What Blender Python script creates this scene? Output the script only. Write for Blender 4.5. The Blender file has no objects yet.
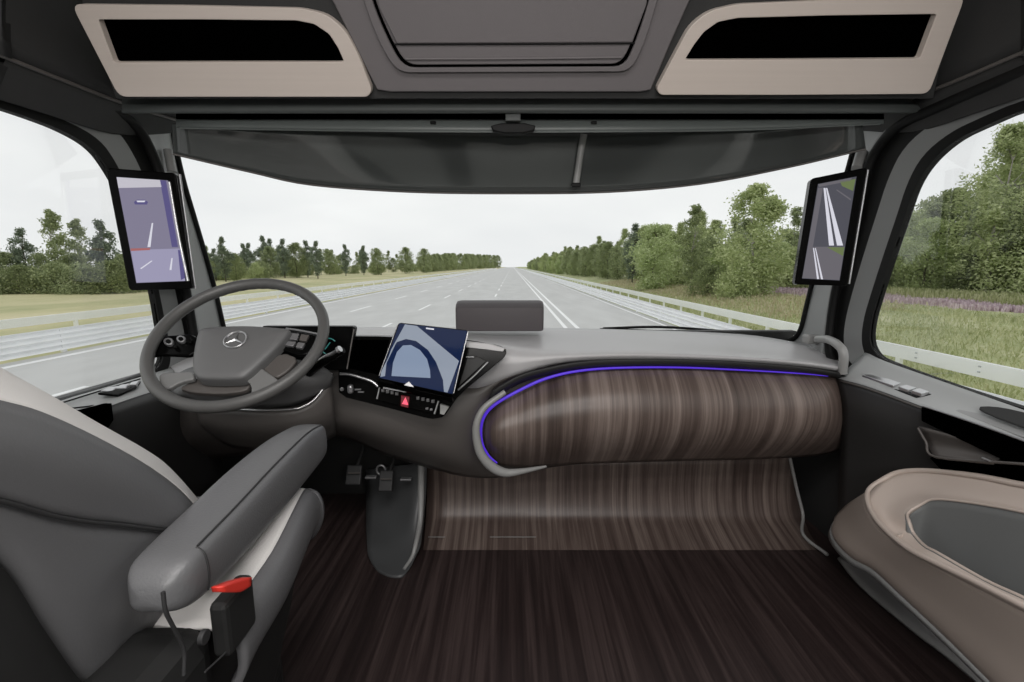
import bpy, bmesh, math, random
from mathutils import Vector as V, Matrix
random.seed(7)
C = bpy.context.scene.collection
# ---------------------------------------------------------------- camera frame (camera stands 1.0 m above the cab floor)
F = 470.0; TH = math.atan(75/F); c_, s_ = math.cos(TH), math.sin(TH); CAMZ = 1.0
GZ = -1.6                                      # road surface, 1.6 m under the cab floor
def ray(px, py):
    a = (px-512)/F; b = (341-py)/F
    return V((a, c_+b*s_, -s_+b*c_))
def PY(px, py, y): r = ray(px, py); k = y/r.y; return V((r.x*k, y, r.z*k+CAMZ))
def PX(px, py, x): r = ray(px, py); k = x/r.x; return V((x, r.y*k, r.z*k+CAMZ))
def PZ(px, py, z): r = ray(px, py); k = (z-CAMZ)/r.z; return V((r.x*k, r.y*k, z))
def PP(px, py, p, n):
    r = ray(px, py); o = V((0, 0, CAMZ)); k = (p-o).dot(n)/r.dot(n); return o+r*k
CAM = V((0, 0, CAMZ))
# ---------------------------------------------------------------- materials
M = {}
def mat(name, col, rough=.5, metal=0, noise=None, bump=None, emit=None, es=1, spec=.5, coat=0, sheen=0):
    m = bpy.data.materials.new(name); m.use_nodes = True; nt = m.node_tree; b = nt.nodes['Principled BSDF']
    b.inputs['Base Color'].default_value = (*col, 1); b.inputs['Roughness'].default_value = rough
    b.inputs['Metallic'].default_value = metal; b.inputs['Specular IOR Level'].default_value = spec
    b.inputs['Coat Weight'].default_value = coat; b.inputs['Sheen Weight'].default_value = sheen
    tc = nt.nodes.new('ShaderNodeTexCoord')
    if noise:
        sc, amt, stretch = noise
        mp = nt.nodes.new('ShaderNodeMapping'); mp.inputs['Scale'].default_value = stretch
        n = nt.nodes.new('ShaderNodeTexNoise'); n.inputs['Scale'].default_value = sc; n.inputs['Detail'].default_value = 6
        nt.links.new(tc.outputs['Object'], mp.inputs[0]); nt.links.new(mp.outputs[0], n.inputs['Vector'])
        mx = nt.nodes.new('ShaderNodeMix'); mx.data_type = 'RGBA'
        mx.inputs[6].default_value = (*[v*(1-amt) for v in col], 1); mx.inputs[7].default_value = (*[min(1, v*(1+amt)) for v in col], 1)
        nt.links.new(n.outputs['Fac'], mx.inputs[0]); nt.links.new(mx.outputs[2], b.inputs['Base Color'])
    if bump:
        sc, st = bump
        n = nt.nodes.new('ShaderNodeTexNoise'); n.inputs['Scale'].default_value = sc; n.inputs['Detail'].default_value = 3
        nt.links.new(tc.outputs['Object'], n.inputs['Vector'])
        bp = nt.nodes.new('ShaderNodeBump'); bp.inputs['Strength'].default_value = st; bp.inputs['Distance'].default_value = .002
        nt.links.new(n.outputs['Fac'], bp.inputs['Height']); nt.links.new(bp.outputs[0], b.inputs['Normal'])
    if emit:
        b.inputs['Emission Color'].default_value = (*emit, 1); b.inputs['Emission Strength'].default_value = es
    M[name] = m; return m
def ramp(nt, stops):
    r = nt.nodes.new('ShaderNodeValToRGB'); e = r.color_ramp.elements
    while len(e) < len(stops): e.new(.5)
    for i, (p, c) in enumerate(stops): e[i].position = p; e[i].color = (*c, 1)
    return r
def wood(name, dark, mid, light, rough, xs, ls, bumpst=.15, coat=0):
    m = bpy.data.materials.new(name); m.use_nodes = True; nt = m.node_tree; b = nt.nodes['Principled BSDF']
    tc = nt.nodes.new('ShaderNodeTexCoord'); L = nt.links.new
    def nz(sx, sl, sc, det, dist=0):
        mp = nt.nodes.new('ShaderNodeMapping'); mp.inputs['Scale'].default_value = (sx, sl, sl)
        n = nt.nodes.new('ShaderNodeTexNoise'); n.inputs['Scale'].default_value = sc; n.inputs['Detail'].default_value = det
        n.inputs['Distortion'].default_value = dist; n.inputs['Roughness'].default_value = .6
        L(tc.outputs['Object'], mp.inputs[0]); L(mp.outputs[0], n.inputs['Vector']); return n
    n1 = nz(xs, ls, 1, 7, .3); n2 = nz(xs*.16, ls*.35, 1, 3); n3 = nz(xs*4.5, ls*2.2, 1, 3)
    a = nt.nodes.new('ShaderNodeMath'); a.operation = 'MULTIPLY_ADD'; a.inputs[1].default_value = .55
    L(n1.outputs['Fac'], a.inputs[0])
    k = nt.nodes.new('ShaderNodeMath'); k.operation = 'MULTIPLY'; k.inputs[1].default_value = .3; L(n2.outputs['Fac'], k.inputs[0])
    k2 = nt.nodes.new('ShaderNodeMath'); k2.operation = 'MULTIPLY_ADD'; k2.inputs[1].default_value = .2; L(n3.outputs['Fac'], k2.inputs[0]); L(k.outputs[0], k2.inputs[2])
    L(k2.outputs[0], a.inputs[2])
    r = ramp(nt, [(.34, dark), (.5, mid), (.66, light)]); L(a.outputs[0], r.inputs[0]); L(r.outputs[0], b.inputs['Base Color'])
    b.inputs['Roughness'].default_value = rough; b.inputs['Coat Weight'].default_value = coat; b.inputs['Coat Roughness'].default_value = .25
    bp = nt.nodes.new('ShaderNodeBump'); bp.inputs['Strength'].default_value = bumpst; bp.inputs['Distance'].default_value = .002
    L(a.outputs[0], bp.inputs['Height']); L(bp.outputs[0], b.inputs['Normal'])
    M[name] = m
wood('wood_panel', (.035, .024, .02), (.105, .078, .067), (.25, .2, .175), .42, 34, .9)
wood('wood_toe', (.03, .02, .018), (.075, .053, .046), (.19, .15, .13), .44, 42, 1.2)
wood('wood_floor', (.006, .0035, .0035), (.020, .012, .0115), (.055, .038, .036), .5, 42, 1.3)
mat('pad_grey', (.43, .425, .43), .36, noise=(3, .06, (1, 1, 1)), bump=(900, .12))
mat('dash_dark', (.085, .077, .072), .5, bump=(900, .12))
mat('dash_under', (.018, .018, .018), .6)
mat('trim_grey', (.27, .27, .265), .4)
mat('pillar_grey', (.28, .285, .285), .55, bump=(400, .1))
mat('door_frame_grey', (.17, .175, .175), .55, bump=(400, .1))
mat('black_rubber', (.005, .005, .005), .6, spec=.2)
mat('black_gloss', (.003, .003, .003), .16, spec=.06)
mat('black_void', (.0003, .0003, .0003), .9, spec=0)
mat('roof_black', (.022, .022, .022), .75, noise=(12, .2, (1, 1, 1)), bump=(600, .2))
mat('roof_grey', (.13, .118, .122), .65, bump=(600, .15))
mat('header_green', (.075, .082, .08), .5)
mat('header_light', (.14, .155, .15), .4)
mat('beige', (.53, .465, .42), .5, noise=(4, .05, (.4, 30, 30)), bump=(500, .08))
mat('bin_beige', (.46, .39, .345), .45, bump=(700, .05))
mat('bin_liner', (.13, .135, .135), .6, bump=(600, .1))
mat('sill_grey', (.3, .3, .3), .4)
mat('door_dark', (.03, .03, .03), .5, bump=(700, .1))
mat('door_top', (.36, .37, .37), .45)
mat('silver', (.55, .55, .56), .28, metal=.9)
mat('spoke_grey', (.17, .17, .168), .42)
mat('foot_grey', (.06, .062, .064), .45)
mat('satin', (.35, .35, .36), .35, metal=.7)
mat('wheel_leather', (.088, .087, .085), .42, bump=(500, .2))
mat('hub_grey', (.118, .118, .119), .45, bump=(900, .08))
mat('seat_grey', (.1, .1, .104), .5, bump=(300, .15), noise=(6, .07, (1, 1, 1)))
mat('seat_pale', (.60, .585, .57), .6, bump=(500, .2))
mat('seat_dark', (.02, .02, .021), .6)
mat('seat_black', (.004, .004, .004), .7)
mat('armrest_leather', (.105, .106, .11), .42, bump=(350, .2))
mat('box_grey', (.075, .066, .07), .6, bump=(700, .15))
mat('red', (.5, .03, .02), .4, emit=(.9, .06, .04), es=.08)
mat('led_blue', (.05, .02, .3), .4, emit=(.10, .035, .75), es=.55)
mat('hazard', (.5, .01, .03), .4, emit=(1, .12, .2), es=1.0)
mat('hazard_field', (.10, .006, .01), .4, emit=(.6, .02, .06), es=.1)
mat('teal_light', (.02, .08, .08), .4, emit=(.05, .35, .32), es=.3)
mat('screen_lav', (.02, .02, .03), .15, spec=.03, emit=(.34, .315, .44), es=.6)
mat('screen_lav_pale', (.02, .02, .03), .15, spec=.03, emit=(.42, .40, .57), es=.75)
mat('screen_violet', (.02, .02, .03), .15, spec=.03, emit=(.15, .13, .34), es=.6)
mat('screen_white', (.1, .1, .1), .2, spec=.03, emit=(.75, .75, .85), es=.8)
mat('screen_sky', (.1, .1, .1), .2, spec=.03, emit=(.62, .6, .68), es=.75)
mat('screen_red', (.1, .02, .02), .2, spec=.03, emit=(.5, .2, .2), es=.6)
mat('screen_slate', (.01, .01, .012), .15, spec=.03, emit=(.095, .095, .115), es=.8)
mat('screen_slate_pale', (.01, .01, .012), .15, spec=.03, emit=(.17, .16, .18), es=.8)
mat('screen_green', (.02, .03, .01), .2, spec=.03, emit=(.16, .2, .09), es=.8)
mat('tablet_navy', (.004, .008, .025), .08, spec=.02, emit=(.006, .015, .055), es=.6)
mat('tablet_glare_blue', (.02, .03, .05), .08, spec=.02, emit=(.30, .37, .5), es=.7)
mat('tablet_glare_pale', (.02, .03, .05), .08, spec=.02, emit=(.36, .40, .47), es=.7)
mat('visor_glass', (.062, .067, .065), .06, spec=.8, coat=.2)
mat('fabric_dark', (.008, .008, .01), .9)
mat('fabric_grey', (.30, .31, .30), .8)
mat('steel_white', (.90, .91, .92), .4, metal=.15, noise=(1.5, .08, (1, 1, 1)))
mat('steel_shade', (.48, .5, .52), .45, metal=.15)
mat('marking', (.9, .9, .9), .6)
mat('bark', (.08, .065, .05), .9)
mat('bark_birch', (.35, .33, .3), .9, noise=(8, .6, (1, 1, 3)))
def leafmat(name, a, b_):
    m = bpy.data.materials.new(name); m.use_nodes = True; nt = m.node_tree; b = nt.nodes['Principled BSDF']
    g = nt.nodes.new('ShaderNodeNewGeometry'); r = ramp(nt, [(0, a), (1, b_)])
    nt.links.new(g.outputs['Random Per Island'], r.inputs[0]); nt.links.new(r.outputs[0], b.inputs['Base Color'])
    b.inputs['Roughness'].default_value = .7; b.inputs['Specular IOR Level'].default_value = .2
    t = nt.nodes.new('ShaderNodeBsdfTranslucent'); nt.links.new(r.outputs[0], t.inputs[0])
    x = nt.nodes.new('ShaderNodeMixShader'); x.inputs[0].default_value = .35
    nt.links.new(b.outputs[0], x.inputs[1]); nt.links.new(t.outputs[0], x.inputs[2])
    nt.links.new(x.outputs[0], nt.nodes['Material Output'].inputs[0]); M[name] = m
leafmat('leaf_a', (.33, .40, .17), (.62, .67, .38)); leafmat('leaf_b', (.23, .28, .14), (.47, .52, .29))
leafmat('leaf_c', (.36, .44, .18), (.60, .67, .38)); leafmat('leaf_d', (.14, .18, .13), (.30, .35, .24))
leafmat('heather', (.50, .38, .44), (.82, .70, .76)); leafmat('grass_a', (.34, .38, .17), (.66, .66, .42)); leafmat('grass_dry', (.45, .40, .25), (.65, .60, .42))
def ground_mat(name, stops, sc, stretch, rough=.9, sc2=None):
    m = bpy.data.materials.new(name); m.use_nodes = True; nt = m.node_tree; b = nt.nodes['Principled BSDF']
    tc = nt.nodes.new('ShaderNodeTexCoord'); mp = nt.nodes.new('ShaderNodeMapping'); mp.inputs['Scale'].default_value = stretch
    n = nt.nodes.new('ShaderNodeTexNoise'); n.inputs['Scale'].default_value = sc; n.inputs['Detail'].default_value = 9; n.inputs['Roughness'].default_value = .65
    nt.links.new(tc.outputs['Object'], mp.inputs[0]); nt.links.new(mp.outputs[0], n.inputs['Vector'])
    r = ramp(nt, stops); nt.links.new(n.outputs['Fac'], r.inputs[0]); nt.links.new(r.outputs[0], b.inputs['Base Color'])
    b.inputs['Roughness'].default_value = rough; M[name] = m
ground_mat('asphalt', [(.3, (.49, .49, .48)), (.7, (.60, .60, .59))], .7, (1, .25, 1), .75)
ground_mat('verge_right', [(.3, (.24, .27, .12)), (.5, (.40, .43, .22)), (.7, (.58, .56, .38))], .55, (1, .5, 1))
ground_mat('field_left', [(.3, (.30, .33, .15)), (.5, (.50, .47, .26)), (.7, (.62, .56, .36))], .12, (1, .5, 1))
ground_mat('gravel_strip', [(.3, (.5, .5, .5)), (.7, (.65, .65, .65))], 2, (1, 1, 1))
def glass_mat(name, tint, gl):
    m = bpy.data.materials.new(name); m.use_nodes = True; nt = m.node_tree; nt.nodes.remove(nt.nodes['Principled BSDF'])
    t = nt.nodes.new('ShaderNodeBsdfTransparent'); t.inputs[0].default_value = (*tint, 1)
    g = nt.nodes.new('ShaderNodeBsdfGlossy'); g.inputs['Roughness'].default_value = .02
    fr = nt.nodes.new('ShaderNodeFresnel'); fr.inputs[0].default_value = 1.35
    mu = nt.nodes.new('ShaderNodeMath'); mu.operation = 'MULTIPLY'; mu.inputs[1].default_value = gl
    x = nt.nodes.new('ShaderNodeMixShader'); nt.links.new(fr.outputs[0], mu.inputs[0]); nt.links.new(mu.outputs[0], x.inputs[0])
    nt.links.new(t.outputs[0], x.inputs[1]); nt.links.new(g.outputs[0], x.inputs[2]); nt.links.new(x.outputs[0], nt.nodes['Material Output'].inputs[0]); M[name] = m
glass_mat('glass', (.98, .99, .985), .12)
# ---------------------------------------------------------------- object helpers
def link(name, me, m, parent=None, smooth=True):
    o = bpy.data.objects.new(name, me); C.objects.link(o)
    ms = m if isinstance(m, (list, tuple)) else [m]
    for q in ms: me.materials.append(M[q])
    if smooth:
        for p in me.polygons: p.use_smooth = True
    if parent:
        o.parent = parent; o.matrix_parent_inverse = Matrix.Translation(-parent.location)
    return o
def tag(o, label=None, cat=None, group=None, kind=None):
    if label: o['label'] = label
    if cat: o['category'] = cat
    if group: o['group'] = group
    if kind: o['kind'] = kind
    return o
def thing(name, label, cat, loc=(0, 0, 0), group=None, kind=None):
    o = bpy.data.objects.new(name, None); C.objects.link(o); o.location = loc; o.empty_display_size = .05
    return tag(o, label, cat, group, kind)
def bmobj(name, bm, m, parent=None, smooth=True):
    bmesh.ops.recalc_face_normals(bm, faces=bm.faces)
    me = bpy.data.meshes.new(name); bm.to_mesh(me); bm.free()
    o = link(name, me, m, parent, smooth)
    if smooth:
        try: me.set_sharp_from_angle(angle=math.radians(38))
        except Exception: pass
    return o
def bevel(o, w, seg=2):
    b = o.modifiers.new('b', 'BEVEL'); b.width = w; b.segments = seg; b.limit_method = 'ANGLE'; b.angle_limit = math.radians(40); return o
def cr(p0, p1, p2, p3, t):
    return .5*((2*p1)+(-p0+p2)*t+(2*p0-5*p1+4*p2-p3)*t*t+(-p0+3*p1-3*p2+p3)*t*t*t)
def spline(pts, n):
    out = []; k = len(pts)
    for i in range(k-1):
        p0 = pts[i-1] if i else pts[0]*2-pts[1]; p3 = pts[i+2] if i+2 < k else pts[-1]*2-pts[-2]
        for j in range(n): out.append(cr(p0, pts[i], pts[i+1], p3, j/n))
    out.append(pts[-1].copy()); return out
def cspline(pts, n):
    out = []; k = len(pts)
    for i in range(k):
        for j in range(n): out.append(cr(pts[i-1], pts[i], pts[(i+1) % k], pts[(i+2) % k], j/n))
    return out
def sheet(name, rows, m, parent=None, thick=.012, nu=4, nv=4, ref=None):
    """a smooth curved panel through a grid of points, given real thickness away from the cab's inside"""
    R = [spline(r, nu) if nu > 1 else r for r in rows]
    if nv > 1:
        cols = [spline([r[i] for r in R], nv) for i in range(len(R[0]))]
        R = [[cols[i][j] for i in range(len(cols))] for j in range(len(cols[0]))]
    nr, nc = len(R), len(R[0]); vs = [tuple(p) for r in R for p in r]
    fs = [(a*nc+b, a*nc+b+1, (a+1)*nc+b+1, (a+1)*nc+b) for a in range(nr-1) for b in range(nc-1)]
    ref = ref or CAM; s = 0
    for f in fs[::max(1, len(fs)//60)]:
        p = [V(vs[i]) for i in f]; n = (p[2]-p[0]).cross(p[3]-p[1]); s += (ref-p[0]).dot(n)
    if s < 0: fs = [f[::-1] for f in fs]
    me = bpy.data.meshes.new(name); me.from_pydata(vs, [], fs); me.update()
    o = link(name, me, m, parent)
    if thick:
        md = o.modifiers.new('s', 'SOLIDIFY'); md.thickness = thick; md.offset = -1
    return o
def tube(name, pts, r, m, parent=None, closed=False, seg=10, n=5, flat=1, up=None):
    P = cspline(pts, n) if closed else spline(pts, n); k = len(P)
    rs = r if callable(r) else (lambda t: r)
    bm = bmesh.new(); rings = []
    prev = None
    for i, p in enumerate(P):
        d = (P[(i+1) % k]-P[i-1]) if closed else (P[min(i+1, k-1)]-P[max(i-1, 0)])
        d.normalize()
        u = (up or V((0, 0, 1)))
        if prev is not None and not up: u = prev
        a = d.cross(u)
        if a.length < 1e-4: a = d.cross(V((1, 0, 0)))
        a.normalize(); b = a.cross(d).normalized(); prev = b
        rr = rs(i/max(1, k-1))
        rings.append([bm.verts.new(p+a*math.cos(2*math.pi*j/seg)*rr+b*math.sin(2*math.pi*j/seg)*rr*flat) for j in range(seg)])
    for i in range(k if closed else k-1):
        A, B = rings[i], rings[(i+1) % k]
        for j in range(seg): bm.faces.new((A[j], A[(j+1) % seg], B[(j+1) % seg], B[j]))
    if not closed: bm.faces.new(rings[0]); bm.faces.new(rings[-1][::-1])
    return bmobj(name, bm, m, parent)
def prism(name, pts, d, m, parent=None, bev=0, seg=2, smooth=True):
    """a flat plate of the given outline, extruded by the vector d"""
    bm = bmesh.new(); a = [bm.verts.new(p) for p in pts]; b = [bm.verts.new(p+d) for p in pts]; n = len(pts)
    bm.faces.new(a); bm.faces.new(b[::-1])
    for i in range(n): bm.faces.new((a[i], a[(i+1) % n], b[(i+1) % n], b[i]))
    o = bmobj(name, bm, m, parent, smooth)
    if bev: bevel(o, bev, seg)
    return o
def chaikin(pts, n=2, closed=True, q=.25):
    for _ in range(n):
        out = []; k = len(pts)
        for i in range(k if closed else k-1):
            a, b = pts[i], pts[(i+1) % k]; out += [a.lerp(b, q), a.lerp(b, 1-q)]
        if not closed: out = [pts[0]]+out[1:-1]+[pts[-1]]
        pts = out
    return pts
def rnd_out(pts, r, n=5):
    out = []; k = len(pts)
    for i in range(k):
        p, a, b = pts[i], pts[i-1], pts[(i+1) % k]; la, lb = (a-p).length, (b-p).length; d = min(r, la*.48, lb*.48)
        A = p+(a-p).normalized()*d; B = p+(b-p).normalized()*d
        for j in range(n):
            t = j/(n-1); out.append(A*(1-t)**2+p*2*t*(1-t)+B*t*t)
    return out
def box(name, c, sz, m, parent=None, bev=.004, rot=None):
    bm = bmesh.new(); bmesh.ops.create_cube(bm, size=1)
    for v in bm.verts:
        v.co = V((v.co.x*sz[0], v.co.y*sz[1], v.co.z*sz[2]))
        if rot: v.co = rot @ v.co
        v.co += V(c)
    o = bmobj(name, bm, m, parent, False)
    if bev: bevel(o, bev)
    return o
def ring(name, A, B, d, m, parent=None, bev=0):
    """a flat frame between outline A and outline B (same number of points), extruded by d"""
    bm = bmesh.new(); n = len(A)
    L = [[bm.verts.new(p) for p in A], [bm.verts.new(p) for p in B], [bm.verts.new(p+d) for p in B], [bm.verts.new(p+d) for p in A]]
    for k in range(4):
        P, Q = L[k], L[(k+1) % 4]
        for i in range(n): bm.faces.new((P[i], P[(i+1) % n], Q[(i+1) % n], Q[i]))
    o = bmobj(name, bm, m, parent)
    if bev: bevel(o, bev)
    return o
def disc(name, c, n, r, h, m, parent=None, seg=20, bev=.001):
    n = n.normalized(); a = n.orthogonal().normalized(); b = n.cross(a)
    return prism(name, [c+a*math.cos(2*math.pi*i/seg)*r+b*math.sin(2*math.pi*i/seg)*r for i in range(seg)], n*h, m, parent, bev)
X = lambda l, x: [PX(a, b, x) for a, b in l]
Y = lambda l, y: [PY(a, b, y) for a, b in l]
Yv = lambda l: [PY(*q) for q in l]
# ================================================================ OUTSIDE
W = bpy.data.worlds.new('sky'); bpy.context.scene.world = W; W.use_nodes = True; nt = W.node_tree
bg = nt.nodes['Background']; tc = nt.nodes.new('ShaderNodeTexCoord'); mp = nt.nodes.new('ShaderNodeMapping'); mp.inputs['Scale'].default_value = (1, 1, 3.5)
n = nt.nodes.new('ShaderNodeTexNoise'); n.inputs['Scale'].default_value = 2.2; n.inputs['Detail'].default_value = 6
nt.links.new(tc.outputs['Generated'], mp.inputs[0]); nt.links.new(mp.outputs[0], n.inputs['Vector'])
r = ramp(nt, [(.3, (.78, .785, .80)), (.55, (.86, .86, .865)), (.75, (.93, .93, .93))]); nt.links.new(n.outputs['Fac'], r.inputs[0]); nt.links.new(r.outputs[0], bg.inputs[0])
bg.inputs[1].default_value = 1.08

def grid_obj(name, xs, ys, z, m, parent=None):
    vs = [(x, y, z(x, y)) for y in ys for x in xs]; nc = len(xs)
    fs = [(a*nc+b, a*nc+b+1, (a+1)*nc+b+1, (a+1)*nc+b) for a in range(len(ys)-1) for b in range(nc-1)]
    me = bpy.data.meshes.new(name); me.from_pydata(vs, [], fs); return link(name, me, m, parent)
YS = [-10, 0, 5, 10, 15, 20, 25, 30, 40, 50, 65, 80, 100, 130, 180, 260, 400, 700, 1200]
road = thing('road', 'wide pale grey asphalt road running straight to the horizon', 'road', (0, 0, GZ), kind='structure')
bm = bmesh.new(); bmesh.ops.create_cube(bm, size=1)
for v in bm.verts: v.co = V((-3.25+v.co.x*20.9, 495+v.co.y*1010, GZ-.1+v.co.z*.2))
bmobj('road_surface', bm, 'asphalt', road, False)
def strip(bm, x, w, y0, y1):
    v = [bm.verts.new((x+a*w/2, y, GZ+.006)) for a, y in ((-1, y0), (1, y0), (1, y1), (-1, y1))]
    u = [bm.verts.new(q.co-V((0, 0, .005))) for q in v]
    bm.faces.new(v); bm.faces.new(u[::-1])
    for i in range(4): bm.faces.new((v[i], v[(i+1) % 4], u[(i+1) % 4], u[i]))
bm = bmesh.new(); strip(bm, 2.28, .17, 1, 900); strip(bm, 2.78, .17, 1, 900); bmobj('double_centre_line', bm, 'marking', road, False)
bm = bmesh.new(); strip(bm, 6.75, .15, 1, 900); bmobj('edge_line', bm, 'marking', road, False)
bm = bmesh.new(); strip(bm, -13.1, .25, 1, 900); bmobj('edge_line', bm, 'marking', road, False)
for x, off in ((-1.45, 5), (-5.55, 3), (-9.3, 2)):
    bm = bmesh.new()
    for k in range(40): strip(bm, x, .14, off+k*10.5+4, off+k*10.5+8)
    bmobj('dashed_lane_line', bm, 'marking', road, False)
def zr(x, y):
    t = max(0, min(1, (x-10.5)/9)); t = t*t*(3-2*t)
    return GZ-.05 + .55*t + .10*math.sin(x*.7+y*.31)*t + max(0, x-30)*.01
def zl(x, y):
    t = max(0, min(1, (-x-18)/25)); return GZ-.08+.12*math.sin(x*.2+y*.13)*t
tag(grid_obj('terrain', [7.1, 8, 9, 10, 11, 12, 13, 14, 15, 16, 18, 20, 22, 25, 30, 40, 60, 100, 250, 600], [-10+1.5*i for i in range(60)]+[90, 120, 180, 260, 400, 700, 1200], zr, 'verge_right'),
    'green and straw coloured grass verge right of the road', 'grass verge', kind='structure')
tag(grid_obj('terrain', [-600, -250, -120, -90, -70, -60, -50, -45, -40, -35, -30, -25, -22, -20, -18, -16, -13.6], YS, zl, 'field_left'),
    'yellow green meadow left of the road behind the guardrails', 'field', kind='structure')
# ---- guardrails
def rail(name, label, x, y0, y1, h, kind, side, step=4.0, th=.3):
    t = thing(name, label, 'guardrail', (x, y0, GZ))
    bm = bmesh.new()
    if kind == 'box': prof = [(.05, 0), (.05, -th), (-.05, -th), (-.05, 0)]
    else:   # w-beam with corrugations
        prof = []
        for i in range(19):
            q = i/18; prof.append((side*(.05+.045*math.cos(q*4*math.pi)), -th*q))
        prof += [(a-side*.02, b) for a, b in prof[::-1]]
    ys = [y0, y1]
    L = [[bm.verts.new((x+a, y, GZ+h+b)) for a, b in prof] for y in ys]; n = len(prof)
    for i in range(n): bm.faces.new((L[0][i], L[0][(i+1) % n], L[1][(i+1) % n], L[1][i]))
    bm.faces.new(L[0]); bm.faces.new(L[1][::-1])
    bmobj('rail_beam', bm, 'steel_white', t)
    src = None; k = 0; y = y0+1.2
    while y < y1 and k < 60:
        if not src:
            src = box('post', (0, 0, 0), (.08, .14, h-.02), 'steel_white', None, .006)
        o = src if k == 0 else src.copy()
        if k: C.objects.link(o)
        o.parent = t; o.matrix_parent_inverse = Matrix.Identity(4); o.location = (-side*.1*0, y-y0, h/2-.01); k += 1; y += step if y < 90 else step*2.5
    return t
outR = rail('guardrail', 'white box beam guardrail on posts at the grass right of the road', 9.15, 1, 420, .76, 'box', -1, 2.9)
b0 = box('bolt_head', (0, 0, 0), (.02, .05, .03), 'steel_shade', None, .004)
for k in range(8):        # bolts and joint slots seen near the side window
    for dz in (.67, .56):
        o = b0 if k == 0 and dz == .67 else b0.copy()
        if o is not b0: C.objects.link(o)
        o.parent = outR; o.location = (-.055, 3.6+k*1.45, dz)
inR = rail('guardrail', 'low corrugated steel guardrail along the right edge of the asphalt', 7.15, 1, 420, .75, 'w', -1, 4.1, .32)
outL = rail('guardrail', 'white rail on posts at the meadow, behind another guardrail left of the road', -17.0, 1, 420, .82, 'box', 1, 4.0)
inL = rail('guardrail', 'long striped double corrugated guardrail along the left edge of the asphalt', -13.75, 1, 420, .75, 'w', 1, 6, .33)
for par, x, s in ((inR, 7.15, -1), (inL, -13.75, 1)):   # second, lower beam
    bm = bmesh.new(); prof = [(s*(.05+.045*math.cos(i/18*4*math.pi)), -.33*i/18) for i in range(19)]; prof += [(a-s*.02, b) for a, b in prof[::-1]]
    L = [[bm.verts.new((x+a, y, GZ+.415+b)) for a, b in prof] for y in (1, 420)]; n = len(prof)
    for i in range(n): bm.faces.new((L[0][i], L[0][(i+1) % n], L[1][(i+1) % n], L[1][i]))
    bm.faces.new(L[0]); bm.faces.new(L[1][::-1]); bmobj('lower_beam', bm, 'steel_white', par)
# ---- trees
def crown(n, H, R, base, leaf, seed, shape, tall=0):
    rnd = random.Random(seed); bm = bmesh.new(); blobs = []
    nb = int(46+R*14)
    for i in range(nb):
        t = rnd.random(); z = base+(H-base)*t
        if shape == 'round': rr = R*math.sqrt(max(.05, 1-(2*t-.9)**2))
        elif shape == 'tall': rr = R*(1-t)**.6*.95+.25
        elif shape == 'bush': rr = R*math.sqrt(max(.05, 1-t*t))
        else: rr = R*(.35+.65*math.sin(math.pi*min(1, t*1.05)))*rnd.choice((.5, 1, 1.1))
        a = rnd.random()*6.283; q = rr*math.sqrt(rnd.random())*.85
        br = (.12+.16*rnd.random())*R*(1.15 if shape != 'airy' else .85)*(1-.55*max(0, t-.5)*2)+.18
        blobs.append((q*math.cos(a)*(1-(0 if shape == 'round' else .5)*max(0, t-.7)/.3), q*math.sin(a)*(1-(0 if shape == 'round' else .5)*max(0, t-.7)/.3), min(z, H-br*.9), br))
    mx_ = sum(b[0] for b in blobs)/nb; my_ = sum(b[1] for b in blobs)/nb; blobs = [(a-mx_, b-my_, c, d) for a, b, c, d in blobs]
    fs = []; vs = []
    for i in range(n):
        bx_, by, bz, br = blobs[rnd.randrange(nb)]
        d = V((rnd.gauss(0, .52), rnd.gauss(0, .52), rnd.gauss(0, .6)))
        if d.length > 1.6: d *= .5
        p = V((bx_, by, bz))+V((d.x*br, d.y*br, d.z*br*.85))
        u = V((rnd.gauss(0, 1), rnd.gauss(0, 1), rnd.gauss(0, 1))).normalized(); w = u.orthogonal().normalized()
        l = leaf*rnd.uniform(.6, 1.3); k = len(vs)
        vs += [tuple(p-u*l), tuple(p+w*l*.6), tuple(p+u*l), tuple(p-w*l*.6)]; fs.append((k, k+1, k+2, k+3))
    me = bpy.data.meshes.new('crown'); me.from_pydata(vs, [], fs); return me
def trunk_mesh(H, r, seed, R):
    rnd = random.Random(seed); bm = bmesh.new()
    def limb(p, q, r0, r1):
        d = (q-p).normalized(); a = d.orthogonal().normalized(); b = d.cross(a); A = []; B = []
        for i in range(6):
            t = i*math.pi/3; o = a*math.cos(t)+b*math.sin(t); A.append(bm.verts.new(p+o*r0)); B.append(bm.verts.new(q+o*r1))
        for i in range(6): bm.faces.new((A[i], A[(i+1) % 6], B[(i+1) % 6], B[i]))
        bm.faces.new(A); bm.faces.new(B)
    p = V((0, 0, -.3)); st = 5
    for i in range(st):
        q = V((rnd.uniform(-.12, .12)*i, rnd.uniform(-.12, .12)*i, H*.8*(i+1)/st)); limb(p, q, r*(1-i/st*.8), r*(1-(i+1)/st*.8))
        if i >= 0:
            for k in range(3):
                a = rnd.random()*6.28; e = q+V((math.cos(a)*R*.6*(1-i/6), math.sin(a)*R*.6*(1-i/6), H*.09)); limb(q, e, r*.35, r*.08)
        p = q
    me = bpy.data.meshes.new('trunk'); bmesh.ops.recalc_face_normals(bm, faces=bm.faces); bm.to_mesh(bm and me); bm.free(); return me
KIND = {}
def mk(k, *a):
    me = crown(*a[0]); me.materials.append(M[a[1]]); tr = trunk_mesh(*a[2]); tr.materials.append(M[a[3]]); KIND[k] = (me, tr)
mk('birch_big', (15000, 9, 2.5, .5, .10, 1, 'round'), 'leaf_a', (9, .12, 1, 2.0), 'bark_birch')
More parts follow.
